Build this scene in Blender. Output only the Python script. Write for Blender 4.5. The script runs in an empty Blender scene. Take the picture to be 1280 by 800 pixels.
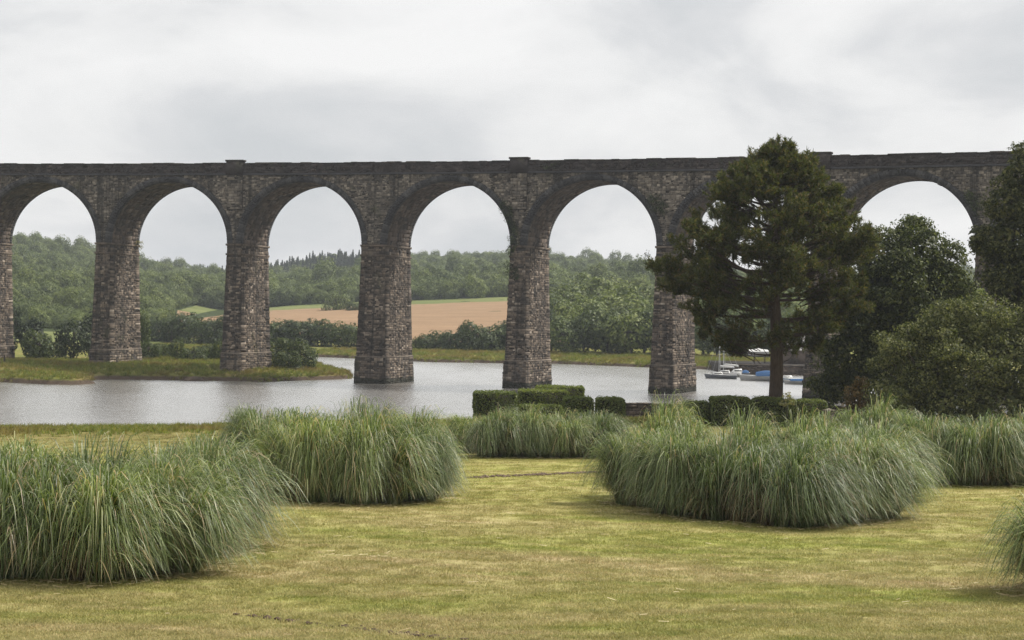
import bpy, math, random
import numpy as np
rng = np.random.default_rng(7)
random.seed(7)
R = math.radians
scene = bpy.context.scene
COL = scene.collection

# ------------------------------------------------------------------ camera
cam = bpy.data.cameras.new('camera')
cam.sensor_width = 36.0
cam.lens = 2200 / 1280 * 36
cam.clip_start = 0.5
cam.clip_end = 9000
co = bpy.data.objects.new('camera', cam)
COL.objects.link(co)
from mathutils import Matrix, Vector
CAM_Z = 8.7
co.matrix_world = (Matrix.Translation((0, 0, CAM_Z)) @ Matrix.Rotation(math.pi / 2 - math.atan(15 / 2200), 4, 'X')
                   @ Matrix.Rotation(0.0178, 4, 'Z'))
scene.camera = co

# ------------------------------------------------------------------ sky and sun
SUN_AZ, SUN_EL = R(70), R(50)          # to the right of the view and high: hazy sun behind thin cloud
w = bpy.data.worlds.new('World')
scene.world = w
w.use_nodes = True
nt = w.node_tree
nt.nodes.clear()
def N(t, kind, **kw):
    n = t.nodes.new(kind)
    for k, v in kw.items():
        if k.startswith('i_'):
            key = k[2:]
            n.inputs[int(key) if key.isdigit() else key.replace('_', ' ')].default_value = v
        else:
            setattr(n, k, v)
    return n
def ramp(t, fac, stops):
    n = t.nodes.new('ShaderNodeValToRGB')
    e = n.color_ramp.elements
    while len(e) < len(stops):
        e.new(0.5)
    for el, (p, c) in zip(e, stops):
        el.position = p
        el.color = (c[0], c[1], c[2], 1) if not isinstance(c, (int, float)) else (c, c, c, 1)
    t.links.new(fac, n.inputs[0])
    return n.outputs[0]
def mixc(t, fac, a, b, mode='MIX'):
    n = t.nodes.new('ShaderNodeMix')
    n.data_type = 'RGBA'
    n.blend_type = mode
    for sock, v in ((0, fac), (6, a), (7, b)):
        if hasattr(v, 'links'):
            t.links.new(v, n.inputs[sock])
        elif isinstance(v, (int, float)):
            n.inputs[sock].default_value = v
        else:
            n.inputs[sock].default_value = (v[0], v[1], v[2], 1)
    return n.outputs[2]
def mapping(t, src, scale=(1, 1, 1), loc=(0, 0, 0)):
    n = N(t, 'ShaderNodeMapping')
    n.inputs['Scale'].default_value = scale
    n.inputs['Location'].default_value = loc
    t.links.new(src, n.inputs[0])
    return n.outputs[0]
def noise(t, vec, scale, detail=4, rough=0.55, dist=0.0):
    n = N(t, 'ShaderNodeTexNoise')
    n.inputs['Scale'].default_value = scale
    n.inputs['Detail'].default_value = detail
    n.inputs['Roughness'].default_value = rough
    n.inputs['Distortion'].default_value = dist
    if vec is not None:
        t.links.new(vec, n.inputs['Vector'])
    return n.outputs[0]
sky = N(nt, 'ShaderNodeTexSky', sky_type='NISHITA', sun_disc=False)
sky.sun_elevation = SUN_EL
sky.sun_rotation = SUN_AZ
sky.air_density = 1.0
sky.dust_density = 2.0
skyc = mixc(nt, 1.0, sky.outputs[0], (0.1, 0.1, 0.1), 'MULTIPLY')
tc = N(nt, 'ShaderNodeTexCoord')
v1 = mapping(nt, tc.outputs['Generated'], (1, 1, 2.2), (3.1, 0.4, 0.9))
n1 = noise(nt, v1, 5.5, 7, 0.52, 0.35)
cl = ramp(nt, n1, [(0.34, (0.61, 0.63, 0.645)), (0.46, (0.715, 0.722, 0.73)), (0.54, (0.83, 0.83, 0.825)), (0.66, (0.92, 0.915, 0.905))])
n2 = noise(nt, mapping(nt, tc.outputs['Generated'], (1, 1, 2.6), (7, 2, 1)), 2.2, 3, 0.5, 0.2)
cover = ramp(nt, n2, [(0.2, 0.93), (0.8, 1.0)])
bgcol = mixc(nt, cover, skyc, cl)
bg = N(nt, 'ShaderNodeBackground')
nt.links.new(bgcol, bg.inputs[0])
bg.inputs[1].default_value = 0.86
wo = N(nt, 'ShaderNodeOutputWorld')
nt.links.new(bg.outputs[0], wo.inputs[0])

sl = bpy.data.lights.new('sun', 'SUN')
sl.energy = 3.6
sl.angle = R(9)
sl.color = (1.0, 0.95, 0.87)
so = bpy.data.objects.new('sun', sl)
COL.objects.link(so)
sd = Vector((math.sin(SUN_AZ) * math.cos(SUN_EL), math.cos(SUN_AZ) * math.cos(SUN_EL), math.sin(SUN_EL)))
so.rotation_euler = sd.to_track_quat('Z', 'Y').to_euler()
so.location = (60, -20, 60)

vs = scene.view_settings
vs.view_transform = 'Standard'
vs.look = 'None'
vs.exposure = 0.30
vs.gamma = 1.0
vs.use_curve_mapping = False
scene.render.film_transparent = False
scene.cycles.max_bounces = 5
scene.cycles.transparent_max_bounces = 8
scene.cycles.volume_bounces = 0
scene.cycles.caustics_reflective = False
scene.cycles.caustics_refractive = False
scene.cycles.use_denoising = True
scene.cycles.denoising_prefilter = 'FAST'

# ------------------------------------------------------------------ mesh helpers
def make_mesh(name, V, F):
    """V (n,3) array; F list of index arrays, each (m,k)"""
    V = np.asarray(V, float).reshape(-1, 3)
    if not isinstance(F, list):
        F = [F]
    F = [np.asarray(f, dtype=np.int32) for f in F if len(f)]
    me = bpy.data.meshes.new(name)
    me.vertices.add(len(V))
    me.vertices.foreach_set('co', V.astype(np.float32).ravel())
    loops = np.concatenate([f.ravel() for f in F])
    sizes = np.concatenate([np.full(len(f), f.shape[1], np.int32) for f in F])
    me.loops.add(len(loops))
    me.loops.foreach_set('vertex_index', loops)
    me.polygons.add(len(sizes))
    me.polygons.foreach_set('loop_start', np.concatenate([[0], np.cumsum(sizes)[:-1]]).astype(np.int32))
    me.polygons.foreach_set('loop_total', sizes)
    me.update(calc_edges=True)
    me.validate()
    return me
class MB:
    def __init__(s):
        s.V = []; s.F = {}; s.n = 0
    def add(s, V, *Fs):
        V = np.asarray(V, float).reshape(-1, 3)
        for F in Fs:
            F = np.asarray(F, np.int64)
            if len(F):
                s.F.setdefault(F.shape[1], []).append(F + s.n)
        s.V.append(V); s.n += len(V)
        return s
    def box(s, x0, x1, y0, y1, z0, z1):
        V = [(x, y, z) for z in (z0, z1) for y in (y0, y1) for x in (x0, x1)]
        return s.add(V, BOXF)
    def mesh(s, name):
        return make_mesh(name, np.concatenate(s.V), [np.concatenate(f) for f in s.F.values()])
BOXF = np.array([(0, 2, 3, 1), (4, 5, 7, 6), (0, 1, 5, 4), (1, 3, 7, 5), (3, 2, 6, 7), (2, 0, 4, 6)])
def obj(name, data, mat=None, parent=None, kind=None, smooth=False, loc=None):
    if isinstance(data, MB):
        data = data.mesh(name)
    o = bpy.data.objects.new(name, data)
    COL.objects.link(o)
    if mat is not None:
        data.materials.append(mat)
    if smooth:
        data.polygons.foreach_set('use_smooth', np.ones(len(data.polygons), bool))
    if parent is not None:
        o.parent = parent
    if kind:
        o['kind'] = kind
    if loc is not None:
        o.location = loc
    return o
def tag(o, label, cat, group=None):
    o['label'] = label
    o['category'] = cat
    if group:
        o['group'] = group
    return o
def thing(name, label, cat, loc=(0, 0, 0), rotz=0.0, group=None):
    o = bpy.data.objects.new(name, None)
    o.empty_display_size = 0.5
    COL.objects.link(o)
    o.location = loc
    o.rotation_euler = (0, 0, rotz)
    return tag(o, label, cat, group)
def copy_tree(src, label, loc, rotz=0.0, scale=(1, 1, 1), group=None):
    r = src.copy()
    COL.objects.link(r)
    r.location = loc; r.rotation_euler = (0, 0, rotz); r.scale = scale
    r['label'] = label
    if group:
        r['group'] = group
    for ch in src.children:
        c = ch.copy()
        COL.objects.link(c)
        c.parent = r
        for g in ch.children:
            d = g.copy()
            COL.objects.link(d)
            d.parent = c
    return r
def tube(pts, rad, n=7):
    pts = np.asarray(pts, float); rad = np.broadcast_to(np.asarray(rad, float), (len(pts),))
    T = np.gradient(pts, axis=0)
    T /= np.linalg.norm(T, axis=1)[:, None] + 1e-9
    ref = np.array([0.31, 0.93, 0.2]) if abs(T[0][2]) > 0.6 else np.array([0, 0, 1.0])
    A = np.cross(T, ref); A /= np.linalg.norm(A, axis=1)[:, None] + 1e-9
    B = np.cross(T, A)
    a = np.linspace(0, 2 * math.pi, n, endpoint=False)
    V = pts[:, None] + rad[:, None, None] * (np.cos(a)[None, :, None] * A[:, None] + np.sin(a)[None, :, None] * B[:, None])
    m = len(pts)
    i = np.arange(m - 1)[:, None] * n; j = np.arange(n)[None]; k = (np.arange(n)[None] + 1) % n
    F = np.stack([i + j, i + k, i + n + k, i + n + j], -1).reshape(-1, 4)
    cap = np.array([np.arange(n)[::-1], (m - 1) * n + np.arange(n)])
    return V.reshape(-1, 3), F, cap
def grid(P):
    """P (a,b,3) -> V,F"""
    a, b = P.shape[:2]
    i = np.arange(a - 1)[:, None] * b; j = np.arange(b - 1)[None]
    F = np.stack([i + j, i + j + 1, i + b + j + 1, i + b + j], -1).reshape(-1, 4)
    return P.reshape(-1, 3), F
def unit(a):
    return a / (np.linalg.norm(a, axis=-1, keepdims=True) + 1e-9)
def rdir(n):
    return unit(rng.normal(size=(n, 3)))
_lat = rng.random((64, 64))
def vnoise(x, y, s=1.0, oct=4):
    x = np.asarray(x, float) * s; y = np.asarray(y, float) * s
    out = np.zeros(np.broadcast(x, y).shape); amp = 1.0; tot = 0
    for o in range(oct):
        xi = np.floor(x).astype(int); yi = np.floor(y).astype(int)
        fx = x - xi; fy = y - yi
        fx = fx * fx * (3 - 2 * fx); fy = fy * fy * (3 - 2 * fy)
        g = lambda a, b: _lat[a % 64, b % 64]
        out += amp * ((g(xi, yi) * (1 - fx) + g(xi + 1, yi) * fx) * (1 - fy) + (g(xi, yi + 1) * (1 - fx) + g(xi + 1, yi + 1) * fx) * fy)
        tot += amp; amp *= 0.5; x = x * 2.03 + 11.3; y = y * 2.03 + 5.7
    return out / tot

# ------------------------------------------------------------------ materials
def mat_base(name):
    m = bpy.data.materials.new(name)
    m.use_nodes = True
    t = m.node_tree
    t.nodes.clear()
    out = N(t, 'ShaderNodeOutputMaterial')
    p = N(t, 'ShaderNodeBsdfPrincipled')
    t.links.new(p.outputs[0], out.inputs[0])
    return m, t, p, out
def bump(t, p, h, strength=0.5, dist=0.05):
    b = N(t, 'ShaderNodeBump')
    b.inputs['Strength'].default_value = strength
    b.inputs['Distance'].default_value = dist
    t.links.new(h, b.inputs['Height'])
    t.links.new(b.outputs[0], p.inputs['Normal'])
def plain(name, col, rough=0.7, spec=0.4, var=0.12, metallic=0.0, nscale=6.0):
    m, t, p, o = mat_base(name)
    g = N(t, 'ShaderNodeNewGeometry')
    n = noise(t, g.outputs['Position'], nscale, 5, 0.6)
    c = mixc(t, 1.0, col, ramp(t, n, [(0.25, 1 - var * 2), (0.75, 1 + var)]), 'MULTIPLY')
    t.links.new(c, p.inputs['Base Color'])
    p.inputs['Roughness'].default_value = rough
    p.inputs['Specular IOR Level'].default_value = spec
    p.inputs['Metallic'].default_value = metallic
    return m
def leafmat(name, stops, trans=0.3, rough=0.5, spec=0.35, patch=None, patch_scale=0.5, tint=1.0):
    """leaf colour varies leaf by leaf and plant by plant; part of the light goes through the leaf"""
    m, t, p, out = mat_base(name)
    g = N(t, 'ShaderNodeNewGeometry')
    c = ramp(t, g.outputs['Random Per Island'], stops)
    if patch:
        n = noise(t, g.outputs['Position'], patch_scale, 3, 0.6)
        c = mixc(t, ramp(t, n, [(0.46, 0.0), (0.62, 1.0)]), c, patch)
    oi = N(t, 'ShaderNodeObjectInfo')
    c = mixc(t, 1.0, c, ramp(t, oi.outputs['Random'], [(0, (0.78, 0.8, 0.84)), (0.5, (1, 1, 1)), (1, (1.22, 1.18, 1.0))]), 'MULTIPLY')
    t.links.new(c, p.inputs['Base Color'])
    p.inputs['Roughness'].default_value = rough
    p.inputs['Specular IOR Level'].default_value = spec
    tr = N(t, 'ShaderNodeBsdfTranslucent')
    ct = mixc(t, 1.0, c, (1.25, 1.35, 0.7), 'MULTIPLY')
    t.links.new(ct, tr.inputs[0])
    mx = N(t, 'ShaderNodeMixShader')
    mx.inputs[0].default_value = trans
    t.links.new(p.outputs[0], mx.inputs[1])
    t.links.new(tr.outputs[0], mx.inputs[2])
    t.links.new(mx.outputs[0], out.inputs[0])
    return m
def bark(name, c0, c1):
    m, t, p, o = mat_base(name)
    g = N(t, 'ShaderNodeTexCoord')
    v = mapping(t, g.outputs['Object'], (7, 7, 1.2))
    n = noise(t, v, 2.2, 6, 0.65)
    t.links.new(ramp(t, n, [(0.3, c0), (0.7, c1)]), p.inputs['Base Color'])
    p.inputs['Roughness'].default_value = 0.9
    bump(t, p, n, 0.9, 0.06)
    return m
def stone(name, stops, dark=(0.03, 0.028, 0.026), streak=0.5, tide=False, bump_s=0.5, soot=0.75, growth=1.0):
    """weathered masonry: every stone its own tone, rain streaks, lichen, weed below the tide line"""
    m, t, p, o = mat_base(name)
    g = N(t, 'ShaderNodeNewGeometry')
    pos = g.outputs['Position']
    c = ramp(t, g.outputs['Random Per Island'], stops)
    big = noise(t, pos, 0.35, 4, 0.6)
    c = mixc(t, ramp(t, big, [(0.38, 0.0), (0.68, soot)]), c, dark)
    st = noise(t, mapping(t, pos, (1.3, 1.3, 0.07)), 1.0, 5, 0.62)
    c = mixc(t, ramp(t, st, [(0.47, 0.0), (0.62, streak)]), c, dark)
    fine = noise(t, pos, 9.0, 5, 0.7)
    c = mixc(t, 1.0, c, ramp(t, fine, [(0.25, 0.6), (0.75, 1.3)]), 'MULTIPLY')
    li = noise(t, pos, 3.1, 6, 0.75)
    c = mixc(t, ramp(t, li, [(0.63, 0.0), (0.72, 0.55 * growth)]), c, (0.34, 0.31, 0.26))
    moss = noise(t, mapping(t, pos, (1, 1, 0.6), (5, 3, 9)), 0.55, 5, 0.6)
    c = mixc(t, ramp(t, moss, [(0.62, 0.0), (0.74, 0.6 * growth)]), c, (0.05, 0.06, 0.022))
    if tide:
        sp = N(t, 'ShaderNodeSeparateXYZ')
        t.links.new(pos, sp.inputs[0])
        ad = N(t, 'ShaderNodeMath', operation='MULTIPLY_ADD')
        t.links.new(noise(t, pos, 0.8, 4), ad.inputs[0])
        ad.inputs[1].default_value = -0.9
        t.links.new(sp.outputs[2], ad.inputs[2])
        c = mixc(t, ramp(t, ad.outputs[0], [(0.10, 0.92), (0.26, 0.0)]), c, (0.022, 0.023, 0.014))
    t.links.new(c, p.inputs['Base Color'])
    p.inputs['Roughness'].default_value = 0.92
    p.inputs['Specular IOR Level'].default_value = 0.25
    bump(t, p, fine, bump_s, 0.06)
    return m

M = {}
GREY = [(0.0, (0.065, 0.054, 0.045)), (0.35, (0.155, 0.124, 0.098)), (0.7, (0.25, 0.198, 0.153)), (0.93, (0.35, 0.28, 0.215)), (1.0, (0.58, 0.49, 0.40))]
M['stone'] = stone('granite_rubble', GREY, streak=0.7, tide=True, soot=0.55)
M['spandrel'] = stone('spandrel_stone', [(0, (0.11, 0.097, 0.083)), (0.4, (0.195, 0.168, 0.14)), (0.8, (0.295, 0.255, 0.21)), (1, (0.44, 0.38, 0.31))], streak=0.75, soot=0.45)
M['mortar'] = plain('mortar', (0.060, 0.053, 0.046), 0.95, 0.2, 0.3, nscale=3)
M['voussoir'] = stone('arch_ring_stone', [(0, (0.046, 0.044, 0.046)), (0.6, (0.068, 0.066, 0.068)), (1, (0.12, 0.115, 0.112))], streak=0.25, soot=0.3, growth=.35)
M['soffit'] = stone('soffit_stone', [(0, (0.09, 0.070, 0.055)), (0.6, (0.17, 0.132, 0.105)), (0.95, (0.27, 0.215, 0.175)), (1, (0.42, 0.34, 0.28))], streak=0.4, soot=.5)
M['parapet'] = stone('parapet_stone', [(0, (0.036, 0.030, 0.029)), (0.7, (0.066, 0.055, 0.052)), (1, (0.115, 0.095, 0.085))], streak=0.4, soot=.4)
M['pale_stone'] = stone('pale_ledge_stone', [(0, (0.18, 0.15, 0.125)), (1, (0.34, 0.28, 0.22))], streak=0.45)
M['mud'] = plain('river_mud', (0.12, 0.085, 0.06), 0.75, 0.4, 0.3, nscale=1.2)

def lawn_colour(t, pos):
    a = noise(t, mapping(t, pos, (0.10, 0.30, 0.3)), 1.0, 5, 0.62, 0.6)
    b = noise(t, mapping(t, pos, (0.9, 2.2, 1.0), (4, 9, 0)), 1.0, 6, 0.7, 0.3)
    d = noise(t, mapping(t, pos, (1, 1, 1), (17, 3, 0)), 22.0, 4, 0.7)
    green = mixc(t, ramp(t, b, [(0.35, 0), (0.65, 1)]), (0.240, 0.270, 0.055), (0.365, 0.365, 0.092))
    straw = mixc(t, ramp(t, b, [(0.35, 0), (0.65, 1)]), (0.395, 0.300, 0.160), (0.500, 0.415, 0.235))
    ad = N(t, 'ShaderNodeMath', operation='MULTIPLY_ADD')
    t.links.new(b, ad.inputs[0]); ad.inputs[1].default_value = 0.45
    t.links.new(a, ad.inputs[2])
    c = mixc(t, ramp(t, ad.outputs[0], [(0.53, 0.0), (0.90, 1.0)]), green, straw)
    # a greener stretch along the planting, away from the worn middle
    sp = N(t, 'ShaderNodeSeparateXYZ')
    t.links.new(pos, sp.inputs[0])
    far = N(t, 'ShaderNodeMapRange'); far.inputs['From Min'].default_value = 33; far.inputs['From Max'].default_value = 46
    t.links.new(sp.outputs[1], far.inputs[0])
    mf = N(t, 'ShaderNodeMath', operation='MULTIPLY'); mf.inputs[1].default_value = 0.62
    t.links.new(far.outputs[0], mf.inputs[0])
    c = mixc(t, mf.outputs[0], c, mixc(t, ramp(t, b, [(0.35, 0), (0.65, 1)]), (0.300, 0.315, 0.065), (0.445, 0.39, 0.145)))
    f2 = N(t, 'ShaderNodeMapRange'); f2.inputs['From Min'].default_value = 58; f2.inputs['From Max'].default_value = 67; f2.inputs['To Max'].default_value = .9
    t.links.new(sp.outputs[1], f2.inputs[0])
    c = mixc(t, f2.outputs[0], c, mixc(t, ramp(t, b, [(0.35, 0), (0.65, 1)]), (0.155, 0.155, 0.04), (0.26, 0.205, 0.075)))      # uncut turf by the water
    return mixc(t, 1.0, c, ramp(t, d, [(0.2, 0.70), (0.8, 1.25)]), 'MULTIPLY'), d
m, t, p, o = mat_base('lawn_turf')
g = N(t, 'ShaderNodeNewGeometry')
c, d = lawn_colour(t, g.outputs['Position'])
t.links.new(c, p.inputs['Base Color'])
p.inputs['Roughness'].default_value = 0.95
p.inputs['Specular IOR Level'].default_value = 0.15
bump(t, p, d, 0.6, 0.03)
M['lawn'] = m
m, t, p, out = mat_base('lawn_blades')
g = N(t, 'ShaderNodeNewGeometry')
c, d = lawn_colour(t, g.outputs['Position'])
c = mixc(t, 1.0, c, ramp(t, g.outputs['Random Per Island'], [(0, (0.75, 0.8, 0.7)), (0.75, (1.1, 1.1, 1.0)), (0.9, (1.2, 1.1, 1.1)), (1, (1.7, 1.6, 1.8))]), 'MULTIPLY')
t.links.new(c, p.inputs['Base Color'])
p.inputs['Roughness'].default_value = 0.6
p.inputs['Specular IOR Level'].default_value = 0.25
tr = N(t, 'ShaderNodeBsdfTranslucent'); t.links.new(c, tr.inputs[0])
mx = N(t, 'ShaderNodeMixShader'); mx.inputs[0].default_value = 0.3
t.links.new(p.outputs[0], mx.inputs[1]); t.links.new(tr.outputs[0], mx.inputs[2]); t.links.new(mx.outputs[0], out.inputs[0])
M['lawn_blade'] = m

m, t, p, o = mat_base('river_water')
g = N(t, 'ShaderNodeNewGeometry')
pos = g.outputs['Position']
big = noise(t, mapping(t, pos, (0.05, 0.016, 1)), 1.0, 4, 0.6)
t.links.new(ramp(t, big, [(0.35, (0.27, 0.25, 0.215)), (0.7, (0.33, 0.31, 0.28))]), p.inputs['Base Color'])
p.inputs['Roughness'].default_value = 0.6
gl = N(t, 'ShaderNodeBsdfGlossy')
gl.inputs['Color'].default_value = (0.93, 0.93, 0.92, 1)
t.links.new(ramp(t, big, [(0.35, 0.17), (0.7, 0.27)]), gl.inputs['Roughness'])
mx = N(t, 'ShaderNodeMixShader'); mx.inputs[0].default_value = 0.80
t.links.new(p.outputs[0], mx.inputs[1]); t.links.new(gl.outputs[0], mx.inputs[2]); t.links.new(mx.outputs[0], o.inputs[0])
w1 = noise(t, mapping(t, pos, (0.55, 0.85, 1)), 1.0, 5, 0.62, 0.4)
w2 = noise(t, mapping(t, pos, (1.9, 2.6, 1), (9, 3, 0)), 1.0, 3, 0.6)
wm = N(t, 'ShaderNodeMath', operation='MULTIPLY_ADD')
t.links.new(w2, wm.inputs[0]); wm.inputs[1].default_value = 0.45
t.links.new(w1, wm.inputs[2])
bump(t, p, wm.outputs[0], 1.0, 0.2)
t.links.new(p.inputs['Normal'].links[0].from_socket, gl.inputs['Normal'])
M['water'] = m

m, t, p, o = mat_base('river_bank_grass')
g = N(t, 'ShaderNodeNewGeometry')
pos = g.outputs['Position']
a = noise(t, mapping(t, pos, (0.12, 0.25, 1)), 1.0, 5, 0.65)
b = noise(t, pos, 2.2, 5, 0.7)
c = ramp(t, a, [(0.3, (0.13, 0.16, 0.035)), (0.5, (0.21, 0.205, 0.055)), (0.62, (0.27, 0.22, 0.08)), (0.75, (0.22, 0.145, 0.065))])
c = mixc(t, 1.0, c, ramp(t, b, [(0.25, 0.6), (0.75, 1.35)]), 'MULTIPLY')
sp = N(t, 'ShaderNodeSeparateXYZ'); t.links.new(pos, sp.inputs[0])
ad = N(t, 'ShaderNodeMath', operation='MULTIPLY_ADD'); t.links.new(b, ad.inputs[0]); ad.inputs[1].default_value = -0.5; t.links.new(sp.outputs[2], ad.inputs[2])
c = mixc(t, ramp(t, ad.outputs[0], [(0.08, 1.0), (0.30, 0.0)]), c, (0.095, 0.070, 0.050))
t.links.new(c, p.inputs['Base Color'])
p.inputs['Roughness'].default_value = 0.95
p.inputs['Specular IOR Level'].default_value = 0.15
bump(t, p, b, 0.8, 0.2)
M['bank'] = m

def crop(name, c0, c1, sc):
    m, t, p, o = mat_base(name)
    g = N(t, 'ShaderNodeNewGeometry')
    n = noise(t, mapping(t, g.outputs['Position'], (0.03, 0.10, 0.05)), sc, 6, 0.65)
    f = noise(t, g.outputs['Position'], 1.3, 4, 0.7)
    c = mixc(t, 1.0, ramp(t, n, [(0.3, c0), (0.7, c1)]), ramp(t, f, [(0.2, 0.8), (0.8, 1.15)]), 'MULTIPLY')
    t.links.new(c, p.inputs['Base Color'])
    p.inputs['Roughness'].default_value = 0.95
    p.inputs['Specular IOR Level'].default_value = 0.1
    return m
M['field'] = crop('stubble_field', (0.255, 0.165, 0.095), (0.355, 0.235, 0.14), 2.2)
M['meadow'] = crop('hill_meadow', (0.13, 0.16, 0.05), (0.21, 0.22, 0.085), 1.0)
M['wood_floor'] = crop('wood_floor', (0.03, 0.045, 0.012), (0.055, 0.07, 0.02), 2.0)

M['pine'] = leafmat('pine_needles', [(0, (0.040, 0.048, 0.013)), (0.5, (0.072, 0.084, 0.020)), (0.82, (0.118, 0.128, 0.035)), (0.93, (0.19, 0.135, 0.055)), (1, (0.23, 0.15, 0.07))], 0.4, 0.5, 0.25)
M['dark_leaf'] = leafmat('dark_evergreen_leaf', [(0, (0.036, 0.05, 0.016)), (0.6, (0.08, 0.10, 0.033)), (1, (0.20, 0.21, 0.08))], 0.25, 0.55, 0.25)
M['olive_leaf'] = leafmat('olive_shrub_leaf', [(0, (0.055, 0.07, 0.02)), (0.5, (0.135, 0.15, 0.048)), (1, (0.33, 0.32, 0.14))], 0.32, 0.55, 0.25)
M['edge_leaf'] = leafmat('edge_tree_leaf', [(0, (0.035, 0.046, 0.015)), (0.55, (0.075, 0.085, 0.032)), (1, (0.24, 0.23, 0.095))], 0.32, 0.55, 0.25)
M['hedge_leaf'] = leafmat('box_hedge_leaf', [(0, (0.07, 0.10, 0.02)), (0.6, (0.14, 0.175, 0.04)), (1, (0.26, 0.28, 0.075))], 0.3, 0.45, 0.4)
M['wood_leaf'] = leafmat('broadleaf_wood', [(0, (0.066, 0.094, 0.028)), (0.6, (0.13, 0.165, 0.054)), (1, (0.235, 0.265, 0.10))], 0.25, 0.55, 0.25)
M['row_leaf'] = leafmat('riverside_leaf', [(0, (0.034, 0.052, 0.017)), (0.6, (0.062, 0.088, 0.028)), (1, (0.12, 0.145, 0.052))], 0.25, 0.5, 0.3)
M['conifer_leaf'] = leafmat('conifer_leaf', [(0, (0.020, 0.032, 0.016)), (0.6, (0.034, 0.050, 0.024)), (1, (0.06, 0.075, 0.035))], 0.2, 0.55, 0.25)
M['bank_leaf'] = leafmat('bank_bush_leaf', [(0, (0.035, 0.055, 0.014)), (0.6, (0.072, 0.10, 0.026)), (1, (0.15, 0.17, 0.055))], 0.28, 0.5, 0.3)
M['lime_leaf'] = leafmat('yellow_green_leaf', [(0, (0.12, 0.13, 0.02)), (0.6, (0.22, 0.20, 0.04)), (1, (0.34, 0.26, 0.06))], 0.35, 0.5, 0.3)
M['rust_leaf'] = leafmat('rust_leaf', [(0, (0.05, 0.045, 0.018)), (0.6, (0.11, 0.075, 0.033)), (1, (0.18, 0.12, 0.055))], 0.25, 0.55, 0.3)
M['pale_leaf'] = leafmat('pale_leaf', [(0, (0.16, 0.17, 0.09)), (1, (0.34, 0.31, 0.18))], 0.35, 0.5, 0.3)
M['ivy_leaf'] = leafmat('wall_plant_leaf', [(0, (0.02, 0.034, 0.008)), (0.7, (0.045, 0.066, 0.015)), (1, (0.12, 0.15, 0.04))], 0.25, 0.5, 0.35)
M['blade'] = leafmat('reed_blade', [(0, (0.050, 0.080, 0.024)), (0.40, (0.130, 0.180, 0.056)), (0.70, (0.25, 0.305, 0.135)), (0.90, (0.47, 0.49, 0.32)), (0.94, (0.40, 0.30, 0.18)), (1, (0.52, 0.42, 0.28))], 0.32, 0.42, 0.5)
M['dead_blade'] = leafmat('dead_blade', [(0, (0.07, 0.052, 0.026)), (0.5, (0.15, 0.115, 0.06)), (0.85, (0.24, 0.19, 0.11)), (1, (0.36, 0.29, 0.18))], 0.2, 0.6, 0.3)
M['straw'] = leafmat('straw', [(0, (0.34, 0.26, 0.15)), (1, (0.62, 0.55, 0.40))], 0.2, 0.6, 0.3)
M['bank_blade'] = leafmat('bank_grass_blade', [(0, (0.11, 0.15, 0.03)), (0.55, (0.185, 0.22, 0.05)), (0.85, (0.25, 0.24, 0.075)), (1, (0.30, 0.235, 0.10))], 0.35, 0.6, 0.2, patch=(0.225, 0.175, 0.07), patch_scale=0.22)
M['pine_bark'] = bark('pine_bark', (0.028, 0.020, 0.015), (0.105, 0.070, 0.048))
M['bark'] = bark('grey_bark', (0.03, 0.026, 0.02), (0.10, 0.085, 0.065))
M['soil'] = plain('bare_soil', (0.13, 0.092, 0.062), 0.95, 0.2, 0.35, nscale=14)
M['dry_soil'] = plain('dry_soil', (0.20, 0.145, 0.105), 0.95, 0.2, 0.3, nscale=9)

# ------------------------------------------------------------------ ground and river
LAWN_A, LAWN_B = 5.094, -0.027
EDGE = np.array([(-400, 40), (-120, 62), (-60, 70), (-22, 77), (-16, 81), (-8.4, 88.8), (-2.5, 93.7), (3, 98), (9, 104), (20, 113), (45, 118), (120, 128), (400, 150)], float)
def lawn_z(x, y):
    return LAWN_A + LAWN_B * np.asarray(y, float) + 0.16 * (vnoise(np.asarray(x) + 50, np.asarray(y) + 20, 0.09, 2) - 0.5)
xs = np.concatenate([np.linspace(-400, -70, 24), np.linspace(-66, 66, 133), np.linspace(70, 400, 24)])
ye = np.interp(xs, EDGE[:, 0], EDGE[:, 1])
vt = np.linspace(0, 1, 130)
P = np.zeros((len(vt) + 4, len(xs), 3))
for i, v in enumerate(vt):
    y = -60 + (ye + 60) * v
    P[i] = np.stack([xs, y, lawn_z(xs, y)], -1)
jag = 0.8 * (vnoise(xs, xs * 0 + 3, 0.7, 3) - 0.5)
P[len(vt) - 1, :, 1] += jag
for j, (dy, z) in enumerate(((0.25, 2.2), (0.7, 1.0), (2.5, 0.15), (6, -1.4))):
    P[len(vt) + j] = np.stack([xs, ye + dy + jag, np.full_like(xs, z) + 0.3 * (vnoise(xs, xs * 0 + j, 1.1, 3) - 0.5)], -1)
V, F = grid(P)
o = obj('lawn', make_mesh('lawn', V, F), M['lawn'], kind='structure', smooth=True)
obj('river_bed', MB().box(-1000, 1000, -300, 1750, -3.0, -2.2), M['mud'], kind='structure')
V, F = grid(np.stack(np.meshgrid(np.linspace(-900, 900, 46), np.linspace(30, 420, 30), indexing='xy') + [np.zeros((30, 46))], -1))
obj('river_water', make_mesh('river_water', V, F), M['water'], kind='structure')

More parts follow.
